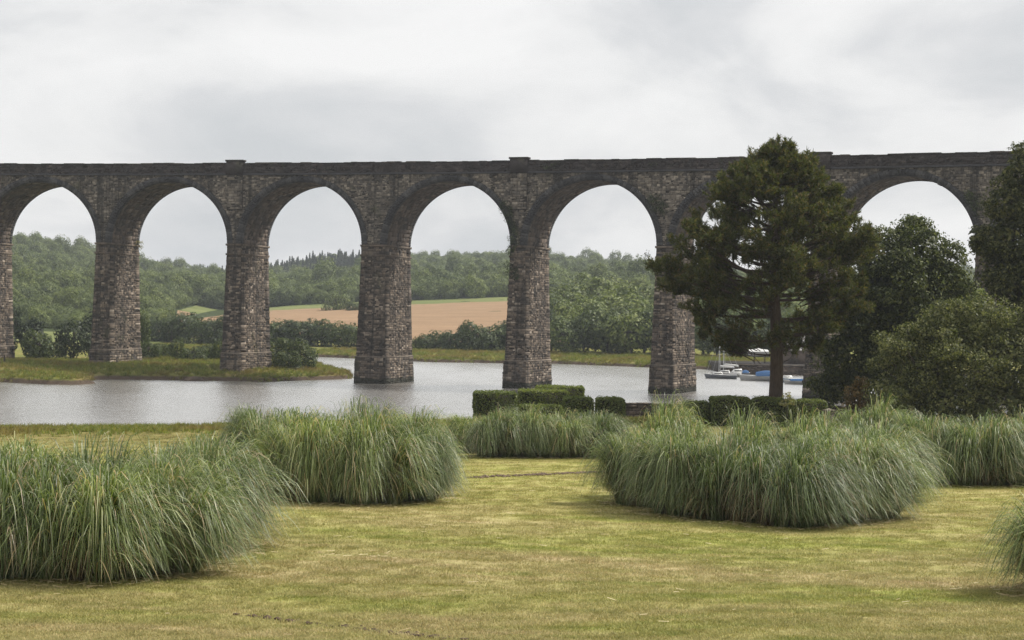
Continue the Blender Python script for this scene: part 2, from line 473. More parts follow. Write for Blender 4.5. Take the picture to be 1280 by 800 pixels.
# shoreline of the land across the water (inland lies to the left of travel)
SH = np.array([(-900, 60), (-300, 130), (-110, 168), (-70, 180), (-53.2, 183.3), (-47.5, 180.6), (-44.0, 181.5), (-43.5, 185), (-46.0, 190), (-45.0, 194.6), (-39, 195.6), (-35.4, 194.8), (-31, 196.2), (-27.3, 194.6),
               (-22.5, 202.5), (-18.6, 207.5), (-18.3, 210.5), (-21, 222), (-30, 258), (-36, 285), (-33, 292), (-28.9, 290.4), (-20, 281), (-12.3, 275.5), (-1, 276.5), (6.5, 279), (19.7, 269), (28, 265), (31, 262), (60, 258), (140, 250), (900, 240)], float)
def shore_sd(x, y):
    x = np.asarray(x, float); y = np.asarray(y, float)
    best = np.full(x.shape, 1e18); sgn = np.ones(x.shape)
    inside = np.zeros(x.shape, bool)
    poly = np.vstack([SH, [(900, 3000), (-900, 3000)]])
    for i in range(len(SH) - 1):
        a, b = SH[i], SH[i + 1]
        ab = b - a; tt = np.clip(((x - a[0]) * ab[0] + (y - a[1]) * ab[1]) / (ab @ ab), 0, 1)
        best = np.minimum(best, (x - a[0] - tt * ab[0]) ** 2 + (y - a[1] - tt * ab[1]) ** 2)
    for i in range(len(poly)):
        a, b = poly[i], poly[(i + 1) % len(poly)]
        cond = (a[1] > y) != (b[1] > y)
        with np.errstate(divide='ignore', invalid='ignore'):
            xi = (b[0] - a[0]) * (y - a[1]) / (b[1] - a[1]) + a[0]
        inside ^= cond & (x < xi)
    return np.where(inside, 1, -1) * np.sqrt(best)
K500 = np.array([(-700, 30), (-250, 20), (-145, 13), (-118, 11), (-95, 7), (-86, 5.5), (-68, 7.5), (-43, 9.1), (-27, 10), (0, 11.4), (40, 12), (80, 10), (150, 9), (300, 12), (700, 20)], float)
K800 = np.array([(-900, 44), (-500, 42), (-305, 37), (-232, 32), (-211, 30), (-189, 26), (-169, 20.5), (-145, 14), (-124, 13), (-60, 20), (0, 22), (60, 20), (120, 16), (250, 20), (700, 30)], float)
K1000 = np.array([(-900, 36), (-500, 33), (-290, 27), (-209, 23), (-182, 21), (-161, 21), (-136, 22.5), (-123, 27), (-109, 30.5), (-86, 32.5), (-54, 33.5), (0, 33), (36, 32), (73, 28), (95, 25), (164, 24), (254, 30), (345, 34), (900, 30)], float)
def far_z(x, y):
    x = np.asarray(x, float); y = np.asarray(y, float)
    sd = shore_sd(x, y) + 1.2 * (vnoise(x + 9, y + 4, 0.35, 3) - 0.5)
    s = np.clip((sd + 0.8) / 1.6, 0, 1); s = s * s * (3 - 2 * s)
    low = -1.6 + s * 2.1 + 0.75 * np.clip((sd - 0.8) / 9, 0, 1) + 0.35 * s * (vnoise(x, y, 0.25, 4) - 0.5)
    k5 = np.interp(x, K500[:, 0], K500[:, 1]); k8 = np.interp(x, K800[:, 0], K800[:, 1]); k10 = np.interp(x, K1000[:, 0], K1000[:, 1])
    z = np.where(y < 310, 0, np.where(y < 335, (y - 310) / 25 * 0.9, 0))
    z = np.where((y >= 335) & (y < 500), 0.9 + (k5 - 2.0 - 0.9) * (y - 335) / 165, z)
    def sm(u): return u * u * (3 - 2 * u)
    z = np.where((y >= 500) & (y < 800), k5 - 2 + (k8 - k5) * ((y - 500) / 300), z)
    z = np.where((y >= 800) & (y < 1000), k8 - 2 + (k10 - k8) * sm(np.clip((y - 800) / 200, 0, 1)), z)
    z = np.where(y >= 1000, (k10 - 2) * (1 - 0.75 * np.clip((y - 1000) / 500, 0, 1)), z)
    return low + z + np.clip((y - 500) / 300, 0, 1) * 3.0 * (vnoise(x, y, 0.02, 3) - 0.5)
X, Y = np.meshgrid(np.arange(-150, 110.1, 0.9), np.arange(160, 330.1, 0.9), indexing='xy')
P = np.stack([X, Y, far_z(X, Y)], -1)
V, F = grid(P)
keep = (V[F][:, :, 2].max(1) > -1.55)
obj('river_bank', make_mesh('river_bank', V, F[keep]), M['bank'], kind='structure', smooth=True)
for nm, x0, x1, y0, y1 in (('far_bank_terrain', -900, -150, 60, 330), ('far_bank_terrain', 110, 900, 230, 330)):
    X, Y = np.meshgrid(np.linspace(x0, x1, 130), np.linspace(y0, y1, 60), indexing='xy')
    V, F = grid(np.stack([X, Y, far_z(X, Y)], -1))
    keep = (V[F][:, :, 2].max(1) > -1.55)
    obj(nm, make_mesh(nm, V, F[keep]), M['bank'], kind='structure', smooth=True)
X, Y = np.meshgrid(np.linspace(-900, 900, 181), np.concatenate([np.arange(330, 560, 6), np.arange(560, 1700, 15)]), indexing='xy')
V, F = grid(np.stack([X, Y, far_z(X, Y)], -1))
obj('hills', make_mesh('hills', V, F), M['wood_floor'], kind='structure', smooth=True)
def patch(name, poly_l, poly_r, ys, mat, lift):
    """strip of farmland draped on the hill between two boundary lines x(y)"""
    rows = []
    for y in ys:
        xl = np.interp(y, [q[1] for q in poly_l], [q[0] for q in poly_l]); xr = np.interp(y, [q[1] for q in poly_r], [q[0] for q in poly_r])
        xx = np.linspace(xl, xr, 60)
        rows.append(np.stack([xx, np.full_like(xx, y), far_z(xx, np.full_like(xx, y)) + lift], -1))
    V, F = grid(np.array(rows))
    return obj(name, make_mesh(name, V, F), mat, kind='structure', smooth=True)
FIELD_L = [(-68, 331), (-78, 400), (-88, 460), (-95, 500), (-97, 545)]
FIELD_R = [(30, 331), (26, 400), (30, 500), (34, 545)]
patch('stubble_field', FIELD_L, FIELD_R, np.arange(331, 500, 4), M['field'], 0.12)
patch('meadow', FIELD_L, FIELD_R, np.arange(499, 541, 4), M['meadow'], 0.10)
MEAD_L, MEAD_R = [(-150, 395), (-150, 425)], [(-96, 395), (-88, 425)]
patch('hill_pasture', MEAD_L, MEAD_R, np.arange(395, 427, 4), M['meadow'], 0.12)
patch('riverside_meadow', [(-140, 300), (-140, 345)], [(-62, 300), (-62, 345)], np.arange(300, 345, 4), M['meadow'], 0.15)

# ------------------------------------------------------------------ viaduct
VC = np.array([74.9028, -182.4603]); YAW = 0.3103; KAP = -0.0023
RT = np.array([math.cos(YAW), math.sin(YAW)]); FW = np.array([-math.sin(YAW), math.cos(YAW)])
def v2w(L):
    """along the line, into the depth, up -> place (the line curves gently)"""
    L = np.asarray(L, float)
    s, y, z = L[..., 0], L[..., 1], L[..., 2]
    ph = KAP * s
    x = np.sin(ph) / KAP - np.sin(ph) * y; yy = (1 - np.cos(ph)) / KAP + np.cos(ph) * y
    d = np.stack([x - VC[0], yy - VC[1]], -1)
    return np.stack([d @ RT, d @ FW, z], -1)
ROOT = v2w(np.array([0, 3.8, 0.0]))
def vmesh(mb, name, mat, parent, kind=None):
    mb.V = [v2w(np.concatenate(mb.V)) - ROOT]
    return obj(name, mb, mat, parent, kind)
S, PW, PW0, DEP = 16.5, 1.724, 2.817, 7.66
ZS, ZQ, ZTOP, ZP = 15.52, 23.36, 24.73, 2.88
AH, BH, RING = (S - PW) / 2, 7.05, 0.62
def pier_c(k):
    e = (PW0 - PW) / 2
    return k * S + (e if k > 0 else -e if k < 0 else 0)
def pier_w(k):
    return PW0 if k == 0 else PW
def blocks(mb, quads, nrm, depth, inset=0.02):
    """quads (n,4,3), nrm (n,3) or (3,), depth (n,): stones standing proud of their wall"""
    q = np.asarray(quads, float)
    if not len(q):
        return
    nrm = np.broadcast_to(np.asarray(nrm, float), (len(q), 3))
    cen = q.mean(1, keepdims=True)
    jit = rng.normal(0, 0.010, q.shape)
    top = cen + (q - cen) * (1 - inset / np.maximum(np.linalg.norm(q - cen, axis=2, keepdims=True), 0.05)) + nrm[:, None] * (depth[:, None, None] + rng.normal(0, 0.012, (len(q), 4, 1))) + jit
    Vv = np.concatenate([q, top], 1)
    n = np.arange(len(q))[:, None] * 8
    f = np.array([(4, 5, 6, 7), (0, 1, 5, 4), (1, 2, 6, 5), (2, 3, 7, 6), (3, 0, 4, 7)])
    mb.add(Vv.reshape(-1, 3), (n[:, None] + f[None]).reshape(-1, 4))
def courses(z0, z1, h):
    z = [z0]
    while z[-1] < z1 - h * 0.6:
        z.append(z[-1] + h * random.uniform(0.72, 1.3))
    z[-1] = z1
    return z
def cuts(a, b, mean):
    x = [a + random.uniform(0.0, 0.4) * mean]
    while x[-1] < b - mean * 0.35:
        x.append(x[-1] + mean * random.uniform(0.5, 1.6))
    x = [a] + [q for q in x if a + 0.12 < q < b - 0.12] + [b]
    return x
viaduct = thing('viaduct', 'long stone railway viaduct with tall tapering piers and round arches across the river', 'viaduct', tuple(ROOT))
def frustum(mb, c, levels, w0):
    """levels: (z, outset); a tapering block round the pier"""
    rows = [[(c - w0 / 2 - a, -a, z), (c + w0 / 2 + a, -a, z), (c + w0 / 2 + a, DEP + a, z), (c - w0 / 2 - a, DEP + a, z)] for z, a in levels]
    V = np.array(rows).reshape(-1, 3)
    F = [(i * 4 + j, i * 4 + (j + 1) % 4, i * 4 + 4 + (j + 1) % 4, i * 4 + 4 + j) for i in range(len(levels) - 1) for j in range(4)]
    F += [(3, 2, 1, 0), tuple((len(levels) - 1) * 4 + j for j in range(4))]
    mb.add(V, np.array(F))
def outset(z):
    if z <= ZP:
        return np.interp(z, [-2.2, ZP], [0.56, 0.42])
    return np.interp(z, [ZP, ZS], [0.325, 0.0])
def pier_facing(mb, c, w0, z0, z1, h, mean):
    zz = courses(z0, z1, h)
    for a, b in zip(zz[:-1], zz[1:]):
        oa, ob = outset(a + 1e-3), outset(b - 1e-3)
        for face in range(3):
            if face == 0:
                L = w0 / 2
                xs_ = np.array(cuts(-1, 1, mean / L)); n = (0, -1, 0)
                mk = lambda u, o_, z: (c + u * (L + o_), -o_, z)
            elif face == 1:
                xs_ = np.array(cuts(0, 1, mean / DEP)); n = (1, 0, 0)
                mk = lambda u, o_, z: (c + w0 / 2 + o_, -o_ + u * (DEP + 2 * o_), z)
            else:
                xs_ = np.array(cuts(0, 1, mean / DEP)); n = (-1, 0, 0)
                mk = lambda u, o_, z: (c - w0 / 2 - o_, DEP + o_ - u * (DEP + 2 * o_), z)
            q = [[mk(u0, oa, a), mk(u1, oa, a), mk(u1, ob, b), mk(u0, ob, b)] for u0, u1 in zip(xs_[:-1], xs_[1:])]
            q = np.array(q)
            cen = q.mean(1, keepdims=True)
            q = cen + (q - cen) * (1 - 0.015 / np.maximum(np.linalg.norm(q - cen, axis=2, keepdims=True), 0.05))
            dep = np.clip(rng.gamma(2.0, 0.015, len(q)), 0.008, 0.12)
            blocks(mb, q, n, dep)
for k in range(-6, 8):
    c, w0 = pier_c(k), pier_w(k)
    mb = MB(); frustum(mb, c, [(ZP, 0.325), (ZS, 0.0)], w0)
    pr = vmesh(mb, 'pier', M['mortar'], viaduct)
    mb = MB(); pier_facing(mb, c, w0, ZP + 0.16, ZS - 1.35, 0.215, 0.37)
    vmesh(mb, 'shaft_stones', M['stone'], pr, 'stuff')
    mb = MB(); frustum(mb, c, [(-2.2, 0.56), (ZP - 0.002, 0.42)], w0)
    pl = vmesh(mb, 'plinth', M['mortar'], pr)
    mb = MB(); pier_facing(mb, c, w0, 0.0 if -1 < k else 0.6, ZP - 0.02, 0.25, 0.42)
    st = vmesh(mb, 'plinth_stones', M['stone'], pr, 'stuff')
    mb = MB(); frustum(mb, c, [(ZP + 0.002, 0.46), (ZP + 0.10, 0.46), (ZP + 0.17, 0.36)], w0)
    vmesh(mb, 'plinth_ledge', M['pale_stone'], pr)
    mb = MB(); pier_facing(mb, c, w0, ZS - 1.12, ZS - 0.27, 0.28, 0.5)
    vmesh(mb, 'capital_stones', M['stone'], pr, 'stuff')
    for z0, z1, pj in ((ZS - 1.36, ZS - 1.12, 0.14), (ZS - 0.27, ZS - 0.02, 0.15)):
        mb = MB(); frustum(mb, c, [(z0, pj - 0.06), (z0 + 0.08, pj), (z1, pj)], w0)
        vmesh(mb, 'string_course', M['stone'], pr)
def ext_half(z):
    u = (z - ZS) / (BH + RING)
    return (AH + RING) * math.sqrt(max(0.0, 1 - u * u)) if u < 1 else 0.0
PARY = -0.16
for k in range(-6, 7):
    c0, c1 = pier_c(k), pier_c(k + 1)
    a0, a1 = c0 + pier_w(k) / 2, c1 - pier_w(k + 1) / 2
    mid = (a0 + a1) / 2; ah = (a1 - a0) / 2
    tt = np.linspace(math.pi, 0, 49)
    ins = np.stack([mid + ah * np.cos(tt), ZS + BH * np.sin(tt)], -1)
    # core of the bay: both faces and the barrel
    low = np.vstack([[(c0, ZS)], ins, [(c1, ZS)]])
    hi = np.stack([np.linspace(c0, c1, len(low)), np.full(len(low), ZQ)], -1); hi[:, 0] = low[:, 0]
    mb = MB()
    for y, fl in ((0.03, False), (DEP - 0.03, True)):
        Pg = np.stack([np.insert(low, 1, y, 1), np.insert(hi, 1, y, 1)], 0)
        V, F = grid(Pg); mb.add(V, F[:, ::-1] if fl else F)
    sp_ = vmesh(mb, 'spandrel_wall', M['mortar'], viaduct)
    mb = MB()
    zz = courses(ZS + 0.05, ZQ - 0.02, 0.205)
    def zext(u):
        k_ = 1 - ((u - mid) / (ah + RING)) ** 2
        return ZS + (BH + RING) * math.sqrt(k_) if k_ > 0 else ZS
    q = []
    for a, b in zip(zz[:-1], zz[1:]):
        us = cuts(c0, c1, 0.36)
        for u0, u1 in zip(us[:-1], us[1:]):
            z0, z1 = max(a, zext(u0)), max(a, zext(u1))
            if z0 > b - 0.03 and z1 > b - 0.03:
                continue
            z0, z1 = min(z0, b - 0.01), min(z1, b - 0.01)
            q.append([(u0 + .008, 0.03, z0 + .006), (u1 - .008, 0.03, z1 + .006), (u1 - .008, 0.03, b - .006), (u0 + .008, 0.03, b - .006)])
    blocks(mb, np.array(q), (0, -1, 0), np.clip(rng.gamma(2.0, 0.013, len(q)), 0.005, 0.08), .012)
    vmesh(mb, 'spandrel_stones', M['spandrel'], sp_, 'stuff')
    # arch: barrel, soffit stones, ring of voussoirs
    mb = MB()
    Pg = np.stack([np.insert(ins, 1, y, 1) for y in (0.03, DEP - 0.03)], 0)
    V, F = grid(Pg); mb.add(V, F)
    ar = vmesh(mb, 'arch', M['mortar'], viaduct)
    mb = MB(); q = []; nn = []
    ts = np.linspace(math.pi, 0, 47)
    for i, (t0, t1) in enumerate(zip(ts[:-1], ts[1:])):
        ys_ = cuts(0.55, DEP - 0.55, 0.75)
        for y0, y1 in zip(ys_[:-1], ys_[1:]):
            q.append([(mid + ah * math.cos(t0), y0 + .01, ZS + BH * math.sin(t0)), (mid + ah * math.cos(t0), y1 - .01, ZS + BH * math.sin(t0)),
                      (mid + ah * math.cos(t1), y1 - .01, ZS + BH * math.sin(t1)), (mid + ah * math.cos(t1), y0 + .01, ZS + BH * math.sin(t1))])
            tm = (t0 + t1) / 2; nn.append((-math.cos(tm), 0, -math.sin(tm)))
    blocks(mb, np.array(q), np.array(nn), np.clip(rng.gamma(2, 0.014, len(q)), 0.004, 0.09))
    vmesh(mb, 'soffit_stones', M['soffit'], ar, 'stuff')
    for yf, yb in ((-0.07, 0.55), (DEP + 0.07, DEP - 0.55)):
        mb = MB()
        ts = np.linspace(math.pi, 0, 73)
        for t0, t1 in zip(ts[:-1], ts[1:]):
            g_ = 0.0012; pr_ = random.uniform(-0.012, 0.012) * (1 if yf < 0 else -1); ri = random.uniform(0, 0.02)
            V = []
            for y in (yf + pr_, yb):
                for tq, rr in ((t0 - g_, -0.03), (t1 + g_, -0.03), (t1 + g_, RING + ri), (t0 - g_, RING + ri)):
                    V.append((mid + (ah + rr) * math.cos(tq), y, ZS + 0.02 + (BH + rr) * math.sin(tq)))
            mb.add(V, np.array([(0, 1, 2, 3), (7, 6, 5, 4), (0, 4, 5, 1), (1, 5, 6, 2), (2, 6, 7, 3), (3, 7, 4, 0)]))
        vmesh(mb, 'voussoir_ring', M['voussoir'], ar, 'stuff')
    # string course, parapets and coping
    def run(mb, y0, y1, z0, z1, n=14, jig=0.0):
        ss = np.linspace(c0, c1, n + 1)
        rows = [np.stack([ss, np.full(n + 1, y), np.full(n + 1, z)], -1) for y, z in ((y0, z0), (y0, z1), (y1, z1), (y1, z0), (y0, z0))]
        V, F = grid(np.array(rows)); mb.add(V, F)
    mb = MB(); run(mb, -0.20, 0.6, ZQ - 0.015, ZQ + 0.17)
    vmesh(mb, 'cornice', M['voussoir'], viaduct)
    mb = MB(); run(mb, 0.5, DEP - 0.5, ZQ - 0.3, ZQ + 0.12)
    vmesh(mb, 'deck', M['mortar'], viaduct)
    for y0, y1, nm in ((PARY, 0.34, 0), (DEP - 0.34, DEP + 0.16, 1)):
        mb = MB(); run(mb, y0, y1, ZQ + 0.172, ZTOP - 0.16)
        pp = vmesh(mb, 'parapet', M['parapet'], viaduct)
        mb = MB()
        ss = cuts(c0, c1, 1.1)
        for s0, s1 in zip(ss[:-1], ss[1:]):
            d = random.uniform(-0.05, 0.05)
            mb.box(s0 + .006, s1 - .006, y0 - 0.05, y1 + 0.05, ZTOP - 0.158, ZTOP + d)
        vmesh(mb, 'coping_stones', M['parapet'], pp, 'stuff')
        mb = MB(); zz = courses(ZQ + .18, ZTOP - .17, .23); q = []
        yy = y0 if nm == 0 else y1
        for a, b in zip(zz[:-1], zz[1:]):
            us = cuts(c0, c1, .5)
            for u0, u1 in zip(us[:-1], us[1:]):
                e = [(u0 + .008, yy, a + .008), (u1 - .008, yy, a + .008), (u1 - .008, yy, b - .008), (u0 + .008, yy, b - .008)]
                q.append(e if nm == 0 else e[::-1])
        blocks(mb, np.array(q), (0, -1 if nm == 0 else 1, 0), np.clip(rng.gamma(2, .008, len(q)), .004, .045), .012)
        vmesh(mb, 'parapet_stones', M['parapet'], pp, 'stuff')
for k in range(-5, 8, 2):
    c = pier_c(k)
    mb = MB()
    zz = courses(ZS + 3.9, ZQ - 0.02, 0.3)
    mb.box(c - 0.95, c + 0.95, -0.14, 0.1, ZS + 3.85, ZQ - 0.018)
    pil = vmesh(mb, 'pilaster', M['mortar'], viaduct)
    mb = MB()
    for a, b in zip(zz[:-1], zz[1:]):
        us = cuts(c - 0.95, c + 0.95, 0.6)
        q = np.array([[(u0 + .01, -0.14, a + .01), (u1 - .01, -0.14, a + .01), (u1 - .01, -0.14, b - .01), (u0 + .01, -0.14, b - .01)] for u0, u1 in zip(us[:-1], us[1:])])
        blocks(mb, q, (0, -1, 0), np.clip(rng.gamma(2, 0.02, len(q)), 0.006, 0.1))
    vmesh(mb, 'pilaster_stones', M['spandrel'], pil, 'stuff')
    mb = MB()
    mb.box(c - 1.0, c + 1.0, -0.36, 0.42, ZQ + 0.0, ZTOP + 0.14)
    mb.box(c - 1.1, c + 1.1, -0.44, 0.5, ZTOP + 0.142, ZTOP + 0.34)
    vmesh(mb, 'parapet_pier', M['parapet'], viaduct)

# ------------------------------------------------------------------ foliage makers
def leaf_quads(P, Nn, size, aspect=0.55):
    """leaf-shaped faces at P facing Nn"""
    n = len(P)
    t = unit(np.cross(Nn, rdir(n))); b = np.cross(Nn, t)
    s = np.broadcast_to(np.asarray(size, float), (n,))[:, None]
    bend = Nn * s * rng.uniform(-0.25, 0.25, (n, 1))
    V = np.stack([P - t * s * 0.5, P + b * s * aspect * 0.5 + bend, P + t * s * 0.5, P - b * s * aspect * 0.5 + bend], 1)
    return V.reshape(-1, 3), np.arange(n * 4).reshape(-1, 4)
def lobes_leaves(lobes, dens, leaf, shell=0.35, bottom=-0.75, rough=0.25, out=0.75, jit=0.8):
    Ps, Ns = [], []
    L = np.asarray(lobes, float)
    for l in L:
        c, r = l[:3], l[3:6] if len(l) > 3 and l.shape[0] >= 6 else np.array([l[3]] * 3)
        n = int(dens * 4 * math.pi * (r[0] * r[1] * r[2]) ** (2 / 3))
        d = rdir(n)
        d = d[d[:, 2] > bottom + rng.uniform(-.2, .2, len(d))]
        n = len(d)
        rr = 1 - shell * rng.random(n) ** 1.6
        # small clusters: bumps on the surface so light and dark groups form
        bumps = rdir(14); dd = (d @ bumps.T).max(1)
        rr *= 1 + rough * (np.clip((dd - 0.72) / 0.28, 0, 1) - 0.45)
        p = c + d * r * rr[:, None]
        # drop leaves deep inside other lobes
        deep = np.zeros(n, bool)
        for m_ in L:
            if m_ is l or (m_ == l).all():
                continue
            rm = m_[3:6] if m_.shape[0] >= 6 else np.array([m_[3]] * 3)
            deep |= (((p - m_[:3]) / rm) ** 2).sum(1) < 0.36
        p = p[~deep]; d = d[~deep]
        Ps.append(p); Ns.append(unit(d * out + rdir(len(d)) * jit + np.array([0, 0, 0.25])))
    P, Nn = np.concatenate(Ps), np.concatenate(Ns)
    return leaf_quads(P, Nn, leaf * rng.uniform(0.6, 1.3, len(P)))
def auto_lobes(rx, rz, n, zc, jr=0.42):
    out = [(0, 0, zc, rx * 0.72, rx * 0.72, rz * 0.74)]
    for i in range(n):
        a = i * 2.399 + rng.uniform(-.3, .3); h = rng.uniform(-0.9, 0.95)
        q = math.sqrt(max(0.05, 1 - h * h * 0.8))
        r = rx * jr * rng.uniform(0.7, 1.25)
        out.append((math.cos(a) * rx * 0.66 * q, math.sin(a) * rx * 0.66 * q, zc + h * rz * 0.62, r, r, r * rng.uniform(.75, 1.05)))
    return out
def trunk_mesh(h, r, lobes=None, n=7, lean=0.0, forks=4):
    mb = MB()
    z = np.linspace(-0.3, h, 6)
    pts = np.stack([lean * (z / h) ** 1.5 + 0.04 * r * rng.normal(size=6), 0.04 * r * rng.normal(size=6), z], -1)
    V, F, C = tube(pts, r * np.linspace(1.15, 0.5, 6), n); mb.add(V, F, C)
    if lobes is not None:
        for l in lobes[1:forks + 1]:
            e = np.array(l[:3]); s = pts[4]
            m_ = (s + e) / 2 + np.array([0, 0, -0.12 * np.linalg.norm(e - s)])
            V, F, C = tube([s, m_, e], [r * .45, r * .3, r * .12], 5); mb.add(V, F, C)
    return mb
# crowns for far trees, unit size about 1 m radius; each gets its trunk
def far_tree(name, kind, seed):
    global rng
    if kind == 'round':
        lb = auto_lobes(1.0, 1.05, 13, 1.02, 0.42)
        V, F = lobes_leaves(lb, 80, 0.15, 0.25, -1.3, 0.3, 1.3, .55)
    elif kind == 'tall':
        lb = auto_lobes(0.85, 1.5, 15, 1.5, 0.40)
        V, F = lobes_leaves(lb, 80, 0.15, 0.25, -1.3, 0.3, 1.3, .55)
    elif kind == 'low':
        lb = auto_lobes(1.15, 0.8, 12, 0.72, 0.42)
        V, F = lobes_leaves(lb, 80, 0.15, 0.25, -1.3, 0.3, 1.3, .55)
    else:
        P_, N_ = [], []
        n = 900
        h = rng.random(n) ** 0.75; a = rng.uniform(0, 2 * math.pi, n)
        tier = 0.8 + 0.25 * np.sin(h * 40)
        r = (1 - h) * 0.85 * tier * np.sqrt(rng.uniform(0.3, 1, n)) + 0.04
        P_ = np.stack([r * np.cos(a), r * np.sin(a), 0.3 + h * 3.0 - 0.2 * r], -1)
        N_ = unit(np.stack([np.cos(a) * .5, np.sin(a) * .5, np.full(n, .8)], -1) + rdir(n) * 0.6)
        V, F = leaf_quads(P_, N_, 0.22 * rng.uniform(.6, 1.2, n), 0.5)
        lb = None
    return make_mesh(name, V, F), trunk_mesh(1.2 if kind != 'conifer' else 2.6, 0.09, lb).mesh('trunk')
FT = {k: [far_tree('crown', k, i) for i in range(n)] for k, n in (('round', 4), ('tall', 3), ('low', 3), ('conifer', 2))}

# ---- woods on the hills: a mass of crowns nobody could count
def inst_group(name, protos, mats):
    """points with scale/rot/pick -> one crown per point"""
    ng = bpy.data.node_groups.new(name, 'GeometryNodeTree')
    ng.interface.new_socket('Geometry', in_out='INPUT', socket_type='NodeSocketGeometry')
    ng.interface.new_socket('Geometry', in_out='OUTPUT', socket_type='NodeSocketGeometry')
    gi = ng.nodes.new('NodeGroupInput'); go = ng.nodes.new('NodeGroupOutput')
    join = ng.nodes.new('GeometryNodeJoinGeometry')
    pick = ng.nodes.new('GeometryNodeInputNamedAttribute'); pick.data_type = 'INT'; pick.inputs[0].default_value = 'pick'
    sc = ng.nodes.new('GeometryNodeInputNamedAttribute'); sc.data_type = 'FLOAT_VECTOR'; sc.inputs[0].default_value = 'size'
    ro = ng.nodes.new('GeometryNodeInputNamedAttribute'); ro.data_type = 'FLOAT_VECTOR'; ro.inputs[0].default_value = 'turn'
    for i, po in enumerate(protos):
        oi = ng.nodes.new('GeometryNodeObjectInfo'); oi.inputs['Object'].default_value = po
        oi.transform_space = 'ORIGINAL'
        oi.inputs['As Instance'].default_value = True
        cmp_ = ng.nodes.new('FunctionNodeCompare'); cmp_.data_type = 'INT'; cmp_.operation = 'EQUAL'
        cmp_.inputs[3].default_value = i
        ng.links.new(pick.outputs['Attribute'], cmp_.inputs[2])
        ip = ng.nodes.new('GeometryNodeInstanceOnPoints')
        ng.links.new(gi.outputs[0], ip.inputs['Points'])
        ng.links.new(cmp_.outputs[0], ip.inputs['Selection'])
        ng.links.new(oi.outputs['Geometry'], ip.inputs['Instance'])
        e2r = ng.nodes.new('FunctionNodeEulerToRotation')
        ng.links.new(ro.outputs['Attribute'], e2r.inputs[0])
        ng.links.new(e2r.outputs[0], ip.inputs['Rotation'])
        ng.links.new(sc.outputs['Attribute'], ip.inputs['Scale'])
        ng.links.new(ip.outputs[0], join.inputs[0])
    ng.links.new(join.outputs[0], go.inputs[0])
    return ng
def scatter(name, pts, size, turn, pick, protos_mesh, mat, label=None, cat=None):
    protos = []
    for i, me in enumerate(protos_mesh):
        if not me.materials:
            me.materials.append(mat)
        protos.append(bpy.data.objects.new(name + '_source', me))      # data only, never linked to the scene
    me = bpy.data.meshes.new(name)
    me.vertices.add(len(pts)); me.vertices.foreach_set('co', np.asarray(pts, np.float32).ravel())
    for nm, ty, arr in (('size', 'FLOAT_VECTOR', size), ('turn', 'FLOAT_VECTOR', turn)):
        a = me.attributes.new(nm, ty, 'POINT'); a.data.foreach_set('vector', np.asarray(arr, np.float32).ravel())
    a = me.attributes.new('pick', 'INT', 'POINT'); a.data.foreach_set('value', np.asarray(pick, np.int32))
    o = bpy.data.objects.new(name, me); COL.objects.link(o)
    md = o.modifiers.new('scatter', 'NODES'); md.node_group = inst_group(name + '_nodes', protos, None)
    o['kind'] = 'stuff'
    if label:
        tag(o, label, cat)
    return o
def in_strip(x, y, l, r, y0, y1, pad=0):
    xl = np.interp(y, [q[1] for q in l], [q[0] for q in l]) - pad; xr = np.interp(y, [q[1] for q in r], [q[0] for q in r]) + pad
    return (y > y0) & (y < y1) & (x > xl) & (x < xr)
gx, gy = np.meshgrid(np.arange(-520, 520, 4.7), np.arange(350, 1060, 5.2))
gx = (gx + rng.uniform(-2.1, 2.1, gx.shape)).ravel(); gy = (gy + rng.uniform(-2.1, 2.1, gy.shape)).ravel()
ex, ey = np.meshgrid(np.arange(-230, -50, 3.1), np.arange(362, 560, 3.4))      # small trees on the lower left slope
gx = np.concatenate([gx, (ex + rng.uniform(-1.4, 1.4, ex.shape)).ravel()]); gy = np.concatenate([gy, (ey + rng.uniform(-1.4, 1.4, ey.shape)).ravel()])
ok = (np.abs(gx) < 0.36 * gy + 40) & ~in_strip(gx, gy, FIELD_L, FIELD_R, 300, 536, 2.0)
ok &= ~((gx > -150) & (gx < -62) & (gy < 360)) & ~in_strip(gx, gy, MEAD_L, MEAD_R, 395, 425, 0)
gx, gy = gx[ok], gy[ok]
n = len(gx)
sz = 2.1 + 2.3 * rng.random(n) ** 2.2 + 1.6 * (vnoise(gx, gy, 0.02, 2) - .3)
sz *= np.where(gx < -50, np.interp(gy, [360, 620], [.5, 1]), 1.0)
con = ((gy > 930) & (gx > -230) & (gx < -170) & (vnoise(gx, gy, .05, 2) > .5)) | ((gy > 880) & (gx > -150) & (gx < -75) & (vnoise(gx, gy, .05, 2) > .42))
pts = np.stack([gx, gy, far_z(gx, gy) - 0.6], -1)
turn = np.stack([np.zeros(n), np.zeros(n), rng.uniform(0, 6.28, n)], -1)
kinds = [FT['round'][i][0] for i in range(4)] + [FT['tall'][0][0], FT['low'][0][0]]
b_ = ~con
scatter('hill_woodland', pts[b_], np.stack([sz, sz, sz * rng.uniform(.8, 1.15, n)], -1)[b_], turn[b_], rng.integers(0, 6, n)[b_], [m_.copy() for m_ in kinds], M['wood_leaf'],
        'dense green broadleaf wood covering the far hillsides', 'woodland')
scs = rng.uniform(1.7, 2.6, n)
scatter('conifer_wood', pts[con], np.stack([scs, scs, scs * rng.uniform(.95, 1.3, n)], -1)[con], turn[con], rng.integers(0, 2, n)[con], [m_[0].copy() for m_ in FT['conifer']], M['conifer_leaf'],
        'darker pointed conifer stands among the hill woods', 'woodland')

